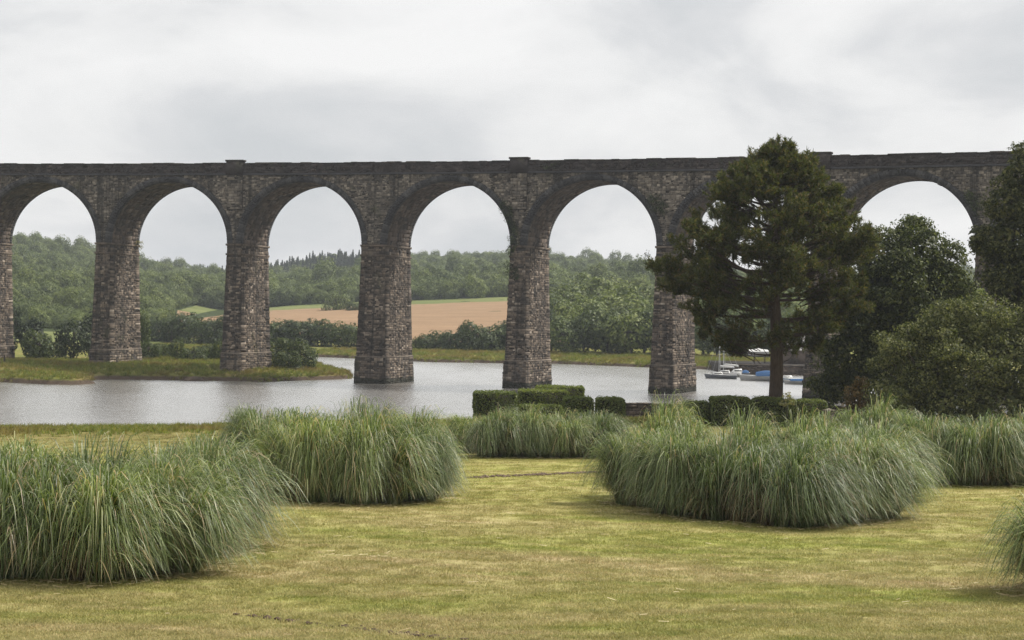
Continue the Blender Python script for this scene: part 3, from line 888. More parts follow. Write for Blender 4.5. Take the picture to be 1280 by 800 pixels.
def place_tree(name, kind, var, x, y, rx, hz, mat, label, group, cat='tree', z=None):
    """one tree with its own trunk and crown; rx = crown radius, hz = height"""
    top = {'round': 2.05, 'tall': 2.95, 'low': 1.5, 'conifer': 3.3}[kind]
    zz = float(far_z(x, y)) - 0.15 if z is None else z
    r = thing(name, label, cat, (x, y, zz), rng.uniform(0, 6.28), group)
    r.scale = (rx, rx, hz / top)
    cm, tm = FT[kind][var % len(FT[kind])]
    key = 'crown_' + kind + str(var % len(FT[kind])) + mat
    if key not in TREEMESH:
        a = cm.copy(); a.materials.clear(); a.materials.append(M[mat]); b = tm.copy(); b.materials.clear(); b.materials.append(M['bark'])
        TREEMESH[key] = (a, b)
    a, b = TREEMESH[key]
    c = obj('crown', a, None, r); c.location.z = -.16; tr_ = obj('trunk', b, None, r)
    return r
TREEMESH = {}
ORD = ['first', 'second', 'third', 'fourth', 'fifth', 'sixth', 'seventh', 'eighth', 'ninth', 'tenth', 'eleventh', 'twelfth', 'thirteenth', 'fourteenth', 'fifteenth', 'sixteenth', 'seventeenth', 'eighteenth', 'nineteenth', 'twentieth',
       'twenty-first', 'twenty-second', 'twenty-third', 'twenty-fourth', 'twenty-fifth', 'twenty-sixth', 'twenty-seventh', 'twenty-eighth']
def X_of(px, Y):
    return (px - 640) / 2200 * Y
# dark row below the stubble field
row = [(178, 322, 6.4), (196, 318, 6.8), (215, 316, 7.3), (234, 318, 7.6), (252, 314, 7.2), (271, 312, 7.4), (291, 314, 7.0), (330, 312, 6.6), (350, 314, 6.9), (368, 312, 6.7), (387, 314, 7.4), (405, 312, 7.0), (424, 310, 6.9), (443, 311, 6.6), (460, 312, 6.4)]
for i, (px, Y_, h) in enumerate(row):
    h *= .84
    place_tree('riverside_tree', ['round', 'low'][i % 3 == 1], i, X_of(px, Y_), Y_, h * 0.52, h, 'row_leaf', f'{ORD[i]} tree from the left in the dark row below the brown field', 'dark tree row below the brown field')
row = [(520, 296, 3.2), (535, 295, 3.4), (548, 296, 4.4), (563, 294, 4.6), (579, 297, 5.2), (596, 294, 6.0), (612, 295, 5.6), (628, 298, 6.4), (642, 296, 6.6)]
for i, (px, Y_, h) in enumerate(row):
    place_tree('riverside_tree', ['low', 'round', 'round'][i % 3], i + 1, X_of(px, Y_), Y_, h * 0.52, h, 'row_leaf', f'{ORD[i]} bush from the left in the low row right of the widest pier', 'low trees under the brown field')
row = [(690, 297, 8.5), (703, 292, 7.6), (716, 303, 10), (730, 293, 8.6), (745, 300, 10.6), (760, 292, 9.2), (775, 297, 10.5), (790, 289, 9.4), (806, 293, 10.4), (822, 289, 9.0), (880, 286, 9.0), (897, 290, 10.2), (914, 285, 9.4), (932, 288, 8.5), (950, 292, 9.6), (968, 288, 9.0)]
for i, (px, Y_, h) in enumerate(row):
    place_tree('waterside_tree', ['tall', 'round'][i % 2], i, X_of(px, Y_), Y_, h * 0.36 if i % 2 == 0 else h * .46, h, 'wood_leaf' if i % 3 else 'row_leaf', f'{ORD[i]} tree from the left along the far waterline at the right', 'trees at the far waterline')
row = [(688, 330, 11), (706, 345, 12.5), (724, 325, 12.0), (742, 350, 14.5), (757, 328, 12.5), (775, 345, 13), (792, 325, 12.0), (810, 340, 12), (700, 380, 12), (730, 385, 14), (765, 390, 13), (800, 380, 12), (830, 330, 11), (880, 330, 11), (905, 335, 11.5), (935, 330, 11), (1000, 330, 10)]
for i, (px, Y_, h) in enumerate(row):
    place_tree('hillside_tree', ['round', 'tall', 'round'][i % 3], i + 2, X_of(px, Y_), Y_, h * 0.42, h, 'wood_leaf', f'tall pale green tree rising behind the waterline trees, {ORD[i]} of that group', 'pale trees behind the waterline trees')
place_tree('field_bush', 'low', 1, X_of(420, 478), 478, 3.3, 6.4, 'wood_leaf', 'lone round bush standing on the upper edge of the brown field', None, 'bush')
place_tree('field_bush', 'low', 2, X_of(441, 470), 470, 2.0, 2.6, 'row_leaf', 'small dark bush just right of the lone bush on the field', None, 'bush')
# trees and bushes on the left bank
for i, (nm, kd, px, Y_, rx, h, mt, lb, ct) in enumerate([
    ('bank_tree', 'tall', 14, 222, 1.5, 9.0, 'conifer_leaf', 'tall dark narrow tree right beside the leftmost pier', 'tree'),
    ('bank_tree', 'round', 42, 224, 2.3, 6.0, 'conifer_leaf', 'dark rounded tree on the left bank between two piers', 'tree'),
    ('bank_bush', 'round', 50, 217, 2.1, 4.4, 'bank_leaf', 'paler green bush in front of the dark rounded bank tree', 'bush'),
    ('bank_bush', 'low', 66, 219, 1.7, 2.8, 'bank_leaf', 'low green bush between the dark bank trees', 'bush'),
    ('bank_tree', 'round', 93, 221, 2.4, 6.3, 'conifer_leaf', 'very dark dense tree left of the second pier', 'tree'),
    ('bank_tree', 'tall', 112, 224, 1.8, 7.5, 'conifer_leaf', 'dark tree partly hidden behind the left side of the second pier', 'tree'),
    ('bank_tree', 'tall', 178, 226, 1.3, 7.8, 'bank_leaf', 'tall slim tree hugging the right side of the second pier', 'tree'),
    ('bank_bush', 'low', 186, 222, 1.4, 3.2, 'bank_leaf', 'low bush at the foot of the tall slim tree', 'bush'),
    ('bank_bush', 'tall', 222, 218, 1.35, 3.9, 'bank_leaf', 'upright bush standing alone midway between the second and third pier', 'bush'),
    ('bank_bush', 'low', 205, 232, 1.6, 2.2, 'bank_leaf', 'low pale bush left of the upright bush', 'bush'),
    ('bank_bush', 'low', 243, 224, 1.7, 2.5, 'bank_leaf', 'low spreading bush just right of the upright bush', 'bush'),
    ('bank_bush', 'low', 261, 228, 1.6, 2.3, 'bank_leaf', 'small bush near the left side of the third pier', 'bush'),
    ('bank_bush', 'round', 276, 222, 1.4, 3.6, 'bank_leaf', 'bush half hidden behind the left side of the third pier', 'bush'),
    ('bank_bush', 'round', 346, 214, 2.1, 4.2, 'bank_leaf', 'left half of the bush pair right of the third pier', 'bush'),
    ('bank_bush', 'round', 376, 212, 2.2, 4.2, 'bank_leaf', 'big rounded bush at the tip of the left bank', 'bush'),
    ('bank_bush', 'low', 362, 209, 1.7, 2.4, 'bank_leaf', 'low bush in front of the big rounded bush at the bank tip', 'bush')]):
    place_tree(nm, kd, i, X_of(px, Y_), Y_, rx, h, mt, lb, 'trees and bushes on the left bank', ct)
# rough grass on the banks
n = 60000
gx = rng.uniform(-75, 45, n); gy = rng.uniform(178, 300, n)
s_ = shore_sd(gx, gy)
ok = (s_ > 0.3) & (s_ < 26) & (np.abs(gx) < 0.36 * gy)
gx, gy, s_ = gx[ok], gy[ok], s_[ok]
n = len(gx)
def tuft(nb, L, spread, wdt, seg=3, droop=0.5, base=0.1):
    a = rng.uniform(0, 2 * math.pi, nb); o_ = np.stack([np.cos(a), np.sin(a)], -1)
    b0 = o_ * (base * np.sqrt(rng.random(nb)))[:, None]
    Ln = L * rng.uniform(0.6, 1.2, nb); rc = spread * Ln * rng.uniform(0.2, 1, nb)
    tt = np.linspace(0, 1, seg + 1)
    pts = np.zeros((nb, seg + 1, 3))
    pts[..., :2] = b0[:, None] + o_[:, None] * (rc[:, None] * tt[None] ** 1.6)[..., None]
    pts[..., 2] = Ln[:, None] * (tt[None] * (1 + droop * 0.5) - droop * tt[None] ** 2 * (rc / Ln)[:, None])
    sd_ = np.stack([-np.sin(a), np.cos(a), np.zeros(nb)], -1)
    sd_ = unit(sd_ + 0.5 * rdir(nb))
    wd = wdt * (1 - tt ** 2 * 0.85)
    Lf = pts - sd_[:, None] * wd[None, :, None] / 2; Rt = pts + sd_[:, None] * wd[None, :, None] / 2
    V = np.stack([Lf, Rt], 2).reshape(nb, -1, 3)
    k = (seg + 1) * 2
    f = np.array([(2 * i, 2 * i + 1, 2 * i + 3, 2 * i + 2) for i in range(seg)])
    F = (np.arange(nb)[:, None, None] * k + f[None]).reshape(-1, 4)
    return V.reshape(-1, 3), F
bt = [make_mesh('tuft', *tuft(16, 0.42, 0.9, 0.05, 2, 0.6, 0.25)) for _ in range(4)]
scl = rng.uniform(0.5, 1.25, n)
scatter('bank_grass', np.stack([gx, gy, far_z(gx, gy) - 0.03], -1), np.stack([scl] * 3, -1), np.stack([0 * gx, 0 * gx, rng.uniform(0, 6.28, n)], -1), rng.integers(0, 4, n), bt, M['bank_blade'],
        'rough yellow green marsh grass along the river banks', 'grass')
# mud lump and mooring stump at the bank edge
for px, py, s_, lb in ((244, 195.2, 0.55, 'dark mud lump in the water just off the left bank'),):
    V = rdir(60) * np.array([1.3, 0.7, 0.5]) * s_
    import bmesh
    bm = bmesh.new(); bmesh.ops.create_icosphere(bm, subdivisions=3, radius=1)
    me = bpy.data.meshes.new('mud_lump')
    for v in bm.verts:
        k_ = 0.8 + 0.5 * float(vnoise(v.co.x * 2 + 5, v.co.y * 2 + v.co.z, 1.3, 3))
        v.co = Vector((v.co.x * 1.1 * k_, v.co.y * 0.7 * k_, v.co.z * 0.5 * k_))
    bm.to_mesh(me); bm.free()
    o = obj('mud_lump', me, M['mud'], smooth=True, loc=(X_of(px, py), py, 0.02)); o.scale = (.95, .95, .9)
    tag(o, lb, 'mud')
me = MB(); V, F, C = tube([(0, 0, -0.4), (0.02, 0, 0.4), (0.05, 0.01, 1.0)], [0.11, 0.10, 0.09], 8); me.add(V, F, C)
o = obj('mooring_post', me, M['bark'], loc=(X_of(6, 200), 200, float(far_z(X_of(6, 200), 200)))); tag(o, 'short dark wooden post on the bank at the far left', 'post')

# plants rooted in the masonry
def wall_plant(name, s, y, z, r, lobes, label, mat='ivy_leaf', leaf=0.16, dens=60):
    p_ = v2w(np.array([s, y, z]))
    r_ = thing(name, label, 'plant', tuple(p_), 0, 'plants growing on the viaduct')
    V, F = lobes_leaves(np.array(lobes, float), dens, leaf, 0.6, -1.2, 0.4)
    obj('leaves', make_mesh('leaves', V, F), M[mat], r_, 'stuff')
    mb = MB()
    for l in lobes[:4]:
        V, F, C = tube([(0, 0.15, 0), (l[0] * .5, 0, l[2] * .5 + .05), (l[0], l[1], l[2])], [.05, .035, .015], 5); mb.add(V, F, C)
    obj('stem', mb, M['bark'], r_)
cp1 = pier_c(1); cp2 = pier_c(2)
wall_plant('wall_plant', cp1 - 1.15, -.1, ZS + 3.9, 1, [(-.3, -.25, 0, .75, .35, .9), (.1, -.2, -.9, .6, .3, .8), (.5, -.2, -1.9, .45, .3, .7), (-.6, -.25, .5, .45, .3, .5)], 'dark plant spilling over the arch haunch left of the slim middle pier')
wall_plant('wall_plant', cp1 - 0.6, -.1, ZS + 0.6, 1, [(0, -.25, 0, .7, .3, .9), (-.2, -.2, -1.2, .5, .3, .6), (.3, -.2, .9, .4, .25, .6)], 'dark plant at the top of the slim middle pier')
wall_plant('wall_plant', cp1 - 0.5, -.2, ZS - 2.9, 1, [(0, -.2, 0, .8, .3, .8), (.4, -.2, -.5, .5, .25, .5), (-.5, -.25, .7, .4, .3, .5)], 'green plant hanging on the front of the slim middle pier')
wall_plant('wall_plant', cp2 - 0.9, -.1, ZS + 4.4, 1, [(0, -.3, 0, 1.0, .4, .9), (.8, -.25, -.5, .7, .35, .7), (-.5, -.2, .6, .6, .3, .6)], 'dark plant on the spandrel just left of the pine crown')
wall_plant('wall_plant', pier_c(-2) + 1.1, 6.6, ZS + 0.1, 1, [(.3, 0, .1, .5, .4, .35), (.5, 0, -.4, .3, .3, .3)], 'small pale plant on the capital of the second pier', 'lime_leaf', .14, 50)
wall_plant('wall_plant', cp2 - 1.6, -.1, ZS - 1.6, 1, [(-.2, -.2, 0, .5, .35, .7), (-.3, -.2, .7, .35, .3, .5), (0, -.2, -.7, .4, .3, .5)], 'loose plant on the left edge of the pier behind the pine', 'bank_leaf', .15, 40)
wall_plant('wall_plant', cp1 + 4.0, -.22, ZQ + .75, 1, [(0, -.1, 0, .5, .2, .35), (.7, -.1, .25, .55, .2, .35), (-.8, -.1, -.2, .5, .2, .3), (1.1, -.1, .1, .3, .2, .3)], 'sparse weeds on the parapet right of the slim middle pier', 'bank_leaf', .13, 38)
wall_plant('wall_plant', pier_c(-1) + 11.5, -.2, ZQ + .7, 1, [(0, -.1, 0, .5, .2, .25), (.7, -.1, .1, .35, .2, .25)], 'sparse weeds on the parapet above the arch left of the widest pier', 'bank_leaf', .12, 30)
wall_plant('wall_plant', cp2 - 1.5, -.2, ZQ + .75, 1, [(0, -.1, 0, .35, .2, .3), (.5, -.1, .1, .3, .2, .25)], 'small weed tuft on the parapet just left of the pine top', 'bank_leaf', .12, 36)
wall_plant('wall_plant', cp1 + 9.8, -.22, ZQ + .72, 1, [(0, -.1, 0, .28, .18, .25)], 'tiny rusty weed on the parapet midway to the pine', 'rust_leaf', .11, 40)
wall_plant('wall_plant', pier_c(4) - 1.2, -.1, ZS + 4.4, 1, [(0, -.25, 0, .9, .35, .9), (.6, -.2, -.9, .7, .3, .8), (-.5, -.2, .7, .5, .3, .5)], 'dark plant on the spandrel beside the right edge tree')

# ------------------------------------------------------------------ far quay, boats, boathouse
M['white_paint'] = plain('white_boat_paint', (0.72, 0.72, 0.70), 0.35, 0.5, 0.08)
M['grey_hull'] = plain('grey_hull_paint', (0.24, 0.26, 0.29), 0.45, 0.4, 0.1)
M['navy'] = plain('dark_antifoul', (0.05, 0.055, 0.07), 0.6, 0.3, 0.1)
M['blue_cover'] = plain('blue_boat_cover', (0.03, 0.10, 0.24), 0.7, 0.3, 0.2)
M['pale_blue'] = plain('pale_blue_paint', (0.30, 0.42, 0.55), 0.5, 0.4, 0.1)
M['alu'] = plain('aluminium_spar', (0.55, 0.56, 0.57), 0.4, 0.5, 0.08, 0.6)
M['glass'] = plain('dark_boat_glass', (0.03, 0.035, 0.04), 0.12, 0.6, 0.1)
M['slate'] = plain('weathered_roof_slate', (0.36, 0.34, 0.33), 0.7, 0.4, 0.3, nscale=2.5)
M['brown_wall'] = stone('boathouse_stone', [(0, (0.14, 0.11, 0.09)), (1, (0.27, 0.21, 0.17))], streak=0.3)
M['timber'] = plain('old_timber', (0.12, 0.095, 0.07), 0.85, 0.3, 0.3, nscale=5)
def hull(L, B, Hh, n=13):
    u = np.linspace(0, 1, n)
    hb = B / 2 * np.clip(np.sin(np.clip(u * 0.62 + 0.38, 0, 1) * math.pi) ** 0.75, 0.02, 1)      # transom stern, pointed bow
    sheer = Hh * (1 + 0.28 * (u - 0.35) ** 2 * 2)
    keel = -0.28 + 0.30 * np.clip((u - 0.8) / 0.2, 0, 1) ** 2
    x = (u - 0.5) * L
    rows = []
    for i in range(n):
        e = np.array([(-1, 1), (-0.92, 0.55), (-0.55, 0.0), (0, -1), (0.55, 0.0), (0.92, 0.55), (1, 1)])
        rows.append([(x[i] + (0.06 * L * u[i] ** 4 * max(0, b)), a * hb[i], (b * sheer[i] if b > 0 else b * -keel[i])) for a, b in e])
    V, F = grid(np.array(rows))
    deck = [[(r[0][0], r[0][1] * .97, r[0][2] - .03), (r[0][0], 0, r[0][2] + .02), (r[6][0], r[6][1] * .97, r[6][2] - .03)] for r in rows]
    mb = MB(); mb.add(V, F); mb.add(rows[0], np.array([(0, 1, 2, 3, 4, 5, 6)]))
    md = MB(); V, F = grid(np.array(deck)); md.add(V, F)
    return mb, md
def cabin(x0, x1, wid, z0, h):
    mb = MB()
    V = [(x0, -wid / 2, z0), (x1 + .3 * h, -wid / 2 * .8, z0), (x1 + .3 * h, wid / 2 * .8, z0), (x0, wid / 2, z0),
         (x0 + .1, -wid / 2 * .85, z0 + h), (x1 - .35 * h, -wid / 2 * .65, z0 + h * .8), (x1 - .35 * h, wid / 2 * .65, z0 + h * .8), (x0 + .1, wid / 2 * .85, z0 + h)]
    mb.add(V, np.array([(0, 1, 5, 4), (1, 2, 6, 5), (2, 3, 7, 6), (3, 0, 4, 7), (4, 5, 6, 7)]))
    return mb
def boat(name, label, loc, rz, L, B, Hh, hullmat, cab=None, cover=None, mast=None, wheelhouse=False):
    b = thing(name, label, 'boat', loc, rz, 'boats moored by the far quay')
    h, d = hull(L, B, Hh)
    obj('hull', h, M[hullmat], b, smooth=False); obj('deck', d, M['white_paint'], b)
    mb = MB(); V, F, C = tube([(-.49 * L, 0, Hh * .35), (0, -B * .51, Hh * .93), (.5 * L, 0, Hh * 1.15)], .03, 5)
    if cab:
        cb = obj('cabin', cabin(cab[0] * L, cab[1] * L, B * .62, Hh * .98, cab[2]), M['white_paint'], b)
        mw = MB()
        for u in (.25, .6):
            xx = cab[0] * L + (cab[1] - cab[0]) * L * u
            for sgn in (-1, 1):
                mw.box(xx - .25, xx + .25, sgn * B * .305 - .012, sgn * B * .305 + .012, Hh + cab[2] * .35, Hh + cab[2] * .65)
        obj('cabin_window', mw, M['glass'], cb)
    if cover:
        x0, x1, hh = cover
        uu = np.linspace(x0, x1, 6) * L
        rows = [[(x, -B * .46, Hh), (x, -B * .3, Hh + hh * .75 * (1 - .3 * abs(i - 2.5) / 2.5)), (x, 0, Hh + hh * (1 - .35 * abs(i - 2.5) / 2.5)), (x, B * .3, Hh + hh * .75 * (1 - .3 * abs(i - 2.5) / 2.5)), (x, B * .46, Hh)] for i, x in enumerate(uu)]
        V, F = grid(np.array(rows)); mc = MB(); mc.add(V, F); mc.add(rows[0], np.array([(4, 3, 2, 1, 0)])); mc.add(rows[-1], np.array([(0, 1, 2, 3, 4)]))
        obj('canvas_cover', mc, M['blue_cover'], b)
    if mast:
        mx, mh = mast
        mm = MB(); V, F, C = tube([(mx * L, 0, Hh * .8), (mx * L, 0, Hh + mh * .5), (mx * L - .03, 0, Hh + mh)], [.045, .04, .03], 8); mm.add(V, F, C)
        mo = obj('mast', mm, M['alu'], b)
        mm = MB(); V, F, C = tube([(mx * L, -.55, Hh + mh * .6), (mx * L, .55, Hh + mh * .6)], .025, 5); mm.add(V, F, C); obj('spreader', mm, M['alu'], mo)
        mm = MB(); V, F, C = tube([(mx * L, 0, Hh + 1.0), (-.42 * L, 0, Hh + .95)], .045, 6); mm.add(V, F, C); bo = obj('boom', mm, M['alu'], b)
        mm = MB(); V, F, C = tube([(mx * L - .1, 0, Hh + 1.12), (0, 0.02, Hh + 1.13), (-.40 * L, 0, Hh + 1.05)], [.12, .13, .07], 8); mm.add(V, F, C); obj('furled_sail', mm, M['white_paint'], bo)
        for e in ((.5 * L, 0, Hh * 1.2), (-.48 * L, 0, Hh), (mx * L - .2, B * .45, Hh), (mx * L - .2, -B * .45, Hh)):
            mm = MB(); V, F, C = tube([(mx * L - .03, 0, Hh + mh * .98), e], .012, 4); mm.add(V, F, C); obj('stay', mm, M['alu'], b)
    return b
boat('sailing_boat', 'small pale sailing boat with bare mast, leftmost of the moored boats', (X_of(900, 229) + .3, 229, 0), R(172), 4.0, 1.6, .5, 'grey_hull', (-.05, .3, .38), None, (.08, 5.2))
boat('sailing_boat', 'second small boat with a slimmer mast just behind the leftmost sailing boat', (X_of(904, 236) + .6, 236, 0), R(165), 3.8, 1.5, .5, 'white_paint', (-.1, .25, .4), None, (.12, 5.6))
boat('motor_boat', 'white motor boat with a bright blue canvas cover left of the pine trunk', (X_of(952, 224), 224, 0), R(176), 5.0, 1.9, .62, 'white_paint', None, (-.42, .12, .75))
boat('motor_boat', 'pale blue open boat showing just right of the pine trunk', (X_of(984, 221), 221, 0), R(178), 3.8, 1.6, .5, 'pale_blue', (-.2, .2, .35), None)
boat('dinghy', 'small white and blue dinghy nearest the dark right pier', (X_of(997, 215) + .2, 215, 0), R(170), 3.2, 1.4, .42, 'white_paint', None, (-.35, .3, .3))
boat('motor_boat', 'small white cabin boat behind the sailing boats', (X_of(919, 238) + .4, 238, 0), R(175), 3.4, 1.5, .5, 'grey_hull', (-.2, .2, .55), (-.45, -.2, .4))
# quay
qx0, qx1 = X_of(908, 246), X_of(1060, 246)
quay = thing('quay', 'low dark stone quay wall behind the moored boats', 'quay', (qx0, 246, 0))
mb = MB(); mb.box(0, qx1 - qx0 + 14, 0, 22, -2.0, 1.25); obj('quay_core', mb, M['mortar'], quay)
mb = MB(); q = []
zz = courses(-0.2, 1.2, .3)
for a, b in zip(zz[:-1], zz[1:]):
    us = cuts(0.02, qx1 - qx0 + 14, .6)
    q += [[(u0 + .01, 0, a + .01), (u1 - .01, 0, a + .01), (u1 - .01, 0, b - .01), (u0 + .01, 0, b - .01)] for u0, u1 in zip(us[:-1], us[1:])]
blocks(mb, np.array(q), (0, -1, 0), np.clip(rng.gamma(2, .025, len(q)), .01, .15)); obj('quay_stones', mb, M['brown_wall'], quay, 'stuff')
mb = MB(); mb.box(-.1, qx1 - qx0 + 14, -.12, .8, 1.252, 1.4); obj('quay_coping', mb, M['pale_stone'], quay)
# boathouse
bx = X_of(979, 258)
bh = thing('boathouse', 'stone boathouse with a pale slate roof between the pine trunk and the dark pier', 'building', (bx, 258, 1.25))
mb = MB(); mb.box(0, 9, 0, 5.5, 0, 2.1)
mb.add([(0, 0, 2.1), (0, 5.5, 2.1), (0, 2.75, 4.3), (9, 0, 2.1), (9, 5.5, 2.1), (9, 2.75, 4.3)], np.array([(0, 1, 2), (5, 4, 3)]))
obj('wall', mb, M['brown_wall'], bh)
rf = MB()
V = [(-.3, -.35, 1.95), (9.3, -.35, 1.95), (9.3, 2.75, 4.42), (-.3, 2.75, 4.42), (9.3, 5.85, 1.95), (-.3, 5.85, 1.95)]
rf.add(V, np.array([(0, 1, 2, 3), (3, 2, 4, 5)]))
ro = obj('roof', rf, M['slate'], bh)
rows_ = MB()
for j in range(9):
    us = cuts(-.3, 9.3, .5)
    for u0, u1 in zip(us[:-1], us[1:]):
        f0, f1 = j / 9, (j + 1.25) / 9
        p0 = np.array([0, -.35 + 3.1 * f0, 1.95 + 2.47 * f0 + .05]); p1 = np.array([0, -.35 + 3.1 * min(f1, 1), 1.95 + 2.47 * min(f1, 1) + .02])
        rows_.add([(u0 + .01, p0[1], p0[2]), (u1 - .01, p0[1], p0[2]), (u1 - .01, p1[1], p1[2]), (u0 + .01, p1[1], p1[2])], np.array([(0, 1, 2, 3)]))
obj('roof_slates', rows_, M['slate'], ro, 'stuff')
dm = MB(); dm.box(1.2, 2.2, -.04, .05, 0, 1.85); obj('door', dm, M['timber'], bh)
for x in (3.4, 5.6, 7.6):
    wm_ = MB(); wm_.box(x, x + .9, -.05, .04, .8, 1.6); wi = obj('window', wm_, M['white_paint'], bh)
    wg = MB(); wg.box(x + .08, x + .41, -.06, -.045, .88, 1.52); wg.box(x + .49, x + .82, -.06, -.045, .88, 1.52); obj('pane', wg, M['glass'], wi)
# laid-up boat under a white cover on the quay
lb = thing('laid_up_boat', 'white covered boat propped on stands on the quay left of the pine trunk', 'boat', (X_of(949, 252), 252, 2.6), R(178))
h, d = hull(2.9, 1.3, .5); obj('hull', h, M['white_paint'], lb)
uu = np.linspace(-1.4, 1.4, 7)
rows = [[(x, -.62, .45), (x, -.35, .75 - .1 * abs(x) + .06 * math.sin(x * 4)), (x, 0, .95 - .15 * abs(x) + .05 * math.cos(x * 5)), (x, .35, .75 - .1 * abs(x)), (x, .62, .45)] for x in uu]
V, F = grid(np.array(rows)); mc = MB(); mc.add(V, F); obj('canvas_cover', mc, M['white_paint'], lb)
for x, y in ((-.9, -.45), (.6, -.45), (-.9, .45), (.6, .45)):
    mc = MB(); V, F, C = tube([(x, y * 1.2, -1.2), (x, y, .1)], .05, 5); mc.add(V, F, C); obj('stand_leg', mc, M['timber'], lb)

# ------------------------------------------------------------------ clipped hedges and the garden wall along the shore
def hedge_mesh(wx, wy, h, rnd=0.12):
    nx, ny, nz = max(3, int(wx / .22)), max(3, int(wy / .22)), max(3, int(h / .22))
    Ps, Ns = [], []
    area = lambda a, b: int(a * b * 620)
    for ax, (a, b) in (('z', (wx, wy)), ('y', (wx, h)), ('Y', (wx, h)), ('x', (wy, h)), ('X', (wy, h))):
        n = area(a, b); u = rng.uniform(-.5, .5, n); v = rng.uniform(0, 1, n)
        if ax == 'z': p = np.stack([u * wx, (v - .5) * wy, np.full(n, h)], -1); nn = (0, 0, 1)
        elif ax in 'yY': s = -1 if ax == 'y' else 1; p = np.stack([u * wx, np.full(n, s * wy / 2), v * h], -1); nn = (0, s, 0)
        else: s = -1 if ax == 'x' else 1; p = np.stack([np.full(n, s * wx / 2), u * wy, v * h], -1); nn = (s, 0, 0)
        Ps.append(p); Ns.append(np.broadcast_to(np.array(nn, float), (n, 3)))
    P = np.concatenate(Ps); Nn = np.concatenate(Ns)
    # round the edges, uneven clipping
    half = np.array([wx / 2, wy / 2, h]); q = P.copy(); core = np.clip(q, -half + np.array([rnd, rnd, -99]), half - rnd)
    d = q - core; l = np.linalg.norm(d, axis=1, keepdims=True); big = l[:, 0] > rnd
    q[big] = core[big] + d[big] / l[big] * rnd
    q += Nn * (0.22 * (vnoise(q[:, 0] + q[:, 2] * 1.3 + 40, q[:, 1] + q[:, 2] + 17, 1.6, 3) - .5) + rng.normal(0, .022, len(q)))[:, None]
    V, F = leaf_quads(q, unit(Nn * .6 + rdir(len(q)) * .8 + np.array([0, 0, .2])), .085 * rng.uniform(.6, 1.4, len(q)), .65)
    # sprigs the shears missed
    n = int(wx * wy * 60)
    p = np.stack([rng.uniform(-wx / 2, wx / 2, n) * .95, rng.uniform(-wy / 2, wy / 2, n) * .95, h + rng.uniform(0, .22, n) ** 1.5], -1)
    V2, F2 = leaf_quads(p, rdir(n), .08, .5)
    mb = MB(); mb.add(V, F); mb.add(V2, F2)
    mc = MB(); mc.box(-wx / 2 + .1, wx / 2 - .1, -wy / 2 + .1, wy / 2 - .1, 0, h - .1)
    return mb, mc
M['twig'] = plain('hedge_twigs', (0.03, 0.026, 0.018), .9, .2, .3)
HEDGES = [  # px centre, depth, width px, top z, depth m
    (618.5, 95, 53, 4.10, 2.0, 'tall squared box hedge at the left end of the clipped group'),
    (679, 99, 62, 4.06, 1.8, 'flat clipped hedge behind the middle of the clipped group'),
    (700, 104, 60, 4.08, 1.6, 'rearmost yellow green hedge of the clipped group by the water'),
    (676, 91, 53, 3.66, 1.0, 'low narrow clipped hedge in front of the clipped group'),
    (723, 93.5, 36, 3.96, 1.8, 'squared box hedge at the right end of the clipped group'),
    (763.5, 95, 34, 3.88, 1.8, 'single cube hedge standing apart right of the clipped group'),
    (872, 96, 36, 3.72, 1.7, 'low rounded hedge just left of the big dark cube hedge'),
    (915, 95, 46, 4.04, 2.0, 'big dark cube hedge left of the pine trunk'),
    (964, 96.5, 42, 3.98, 1.9, 'low rounded hedge at the foot of the pine'),
    (1011, 95, 46, 3.94, 2.0, 'dark squared hedge right of the pine trunk')]
for i, (px, Y_, wpx, zt, dp, lbl) in enumerate(HEDGES):
    x = X_of(px, Y_) + 0.08; z0 = float(lawn_z(x, Y_)) - .03
    h_ = thing('clipped_hedge', lbl, 'hedge', (x, Y_ + dp / 2, z0), 0, 'clipped hedges along the shore')
    f_, c_ = hedge_mesh(wpx / 2200 * Y_, dp, zt - z0, .35 if 'rounded' in lbl else .1)
    obj('leaves', f_, M['hedge_leaf'], h_, 'stuff'); obj('twigs', c_, M['twig'], h_)
wx0, wx1 = 5.6, 24.0
gw = thing('garden_wall', 'low brown stone wall along the water behind the hedges and pine', 'wall', (wx0, 103.2, 1.75))
mb = MB(); mb.box(0, wx1 - wx0, 0, .5, -1, 1.42); obj('wall_core', mb, M['mortar'], gw)
mb = MB(); q = []
zz = courses(0, 1.4, .22)
for a, b in zip(zz[:-1], zz[1:]):
    us = cuts(0, wx1 - wx0, .42)
    q += [[(u0 + .01, 0, a + .01), (u1 - .01, 0, a + .01), (u1 - .01, 0, b - .01), (u0 + .01, 0, b - .01)] for u0, u1 in zip(us[:-1], us[1:])]
blocks(mb, np.array(q), (0, -1, 0), np.clip(rng.gamma(2, .02, len(q)), .01, .1)); obj('wall_stones', mb, M['brown_wall'], gw, 'stuff')
mb = MB()
us = cuts(-.05, wx1 - wx0, .7)
for u0, u1 in zip(us[:-1], us[1:]):
    mb.box(u0 + .006, u1 - .006, -.07, .57, 1.422, 1.5 + random.uniform(-.03, .05))
obj('coping_stones', mb, M['brown_wall'], gw, 'stuff')
pz = float(lawn_z(16.6, 92))
gp = thing('gate_pillar', 'short stone pillar with a pale cap between the hedges and the big shrub', 'pillar', (X_of(1037, 92) + .05, 92, pz))
mb = MB(); mb.box(-.22, .22, -.22, .22, -.2, 1.0); obj('shaft', mb, M['brown_wall'], gp)
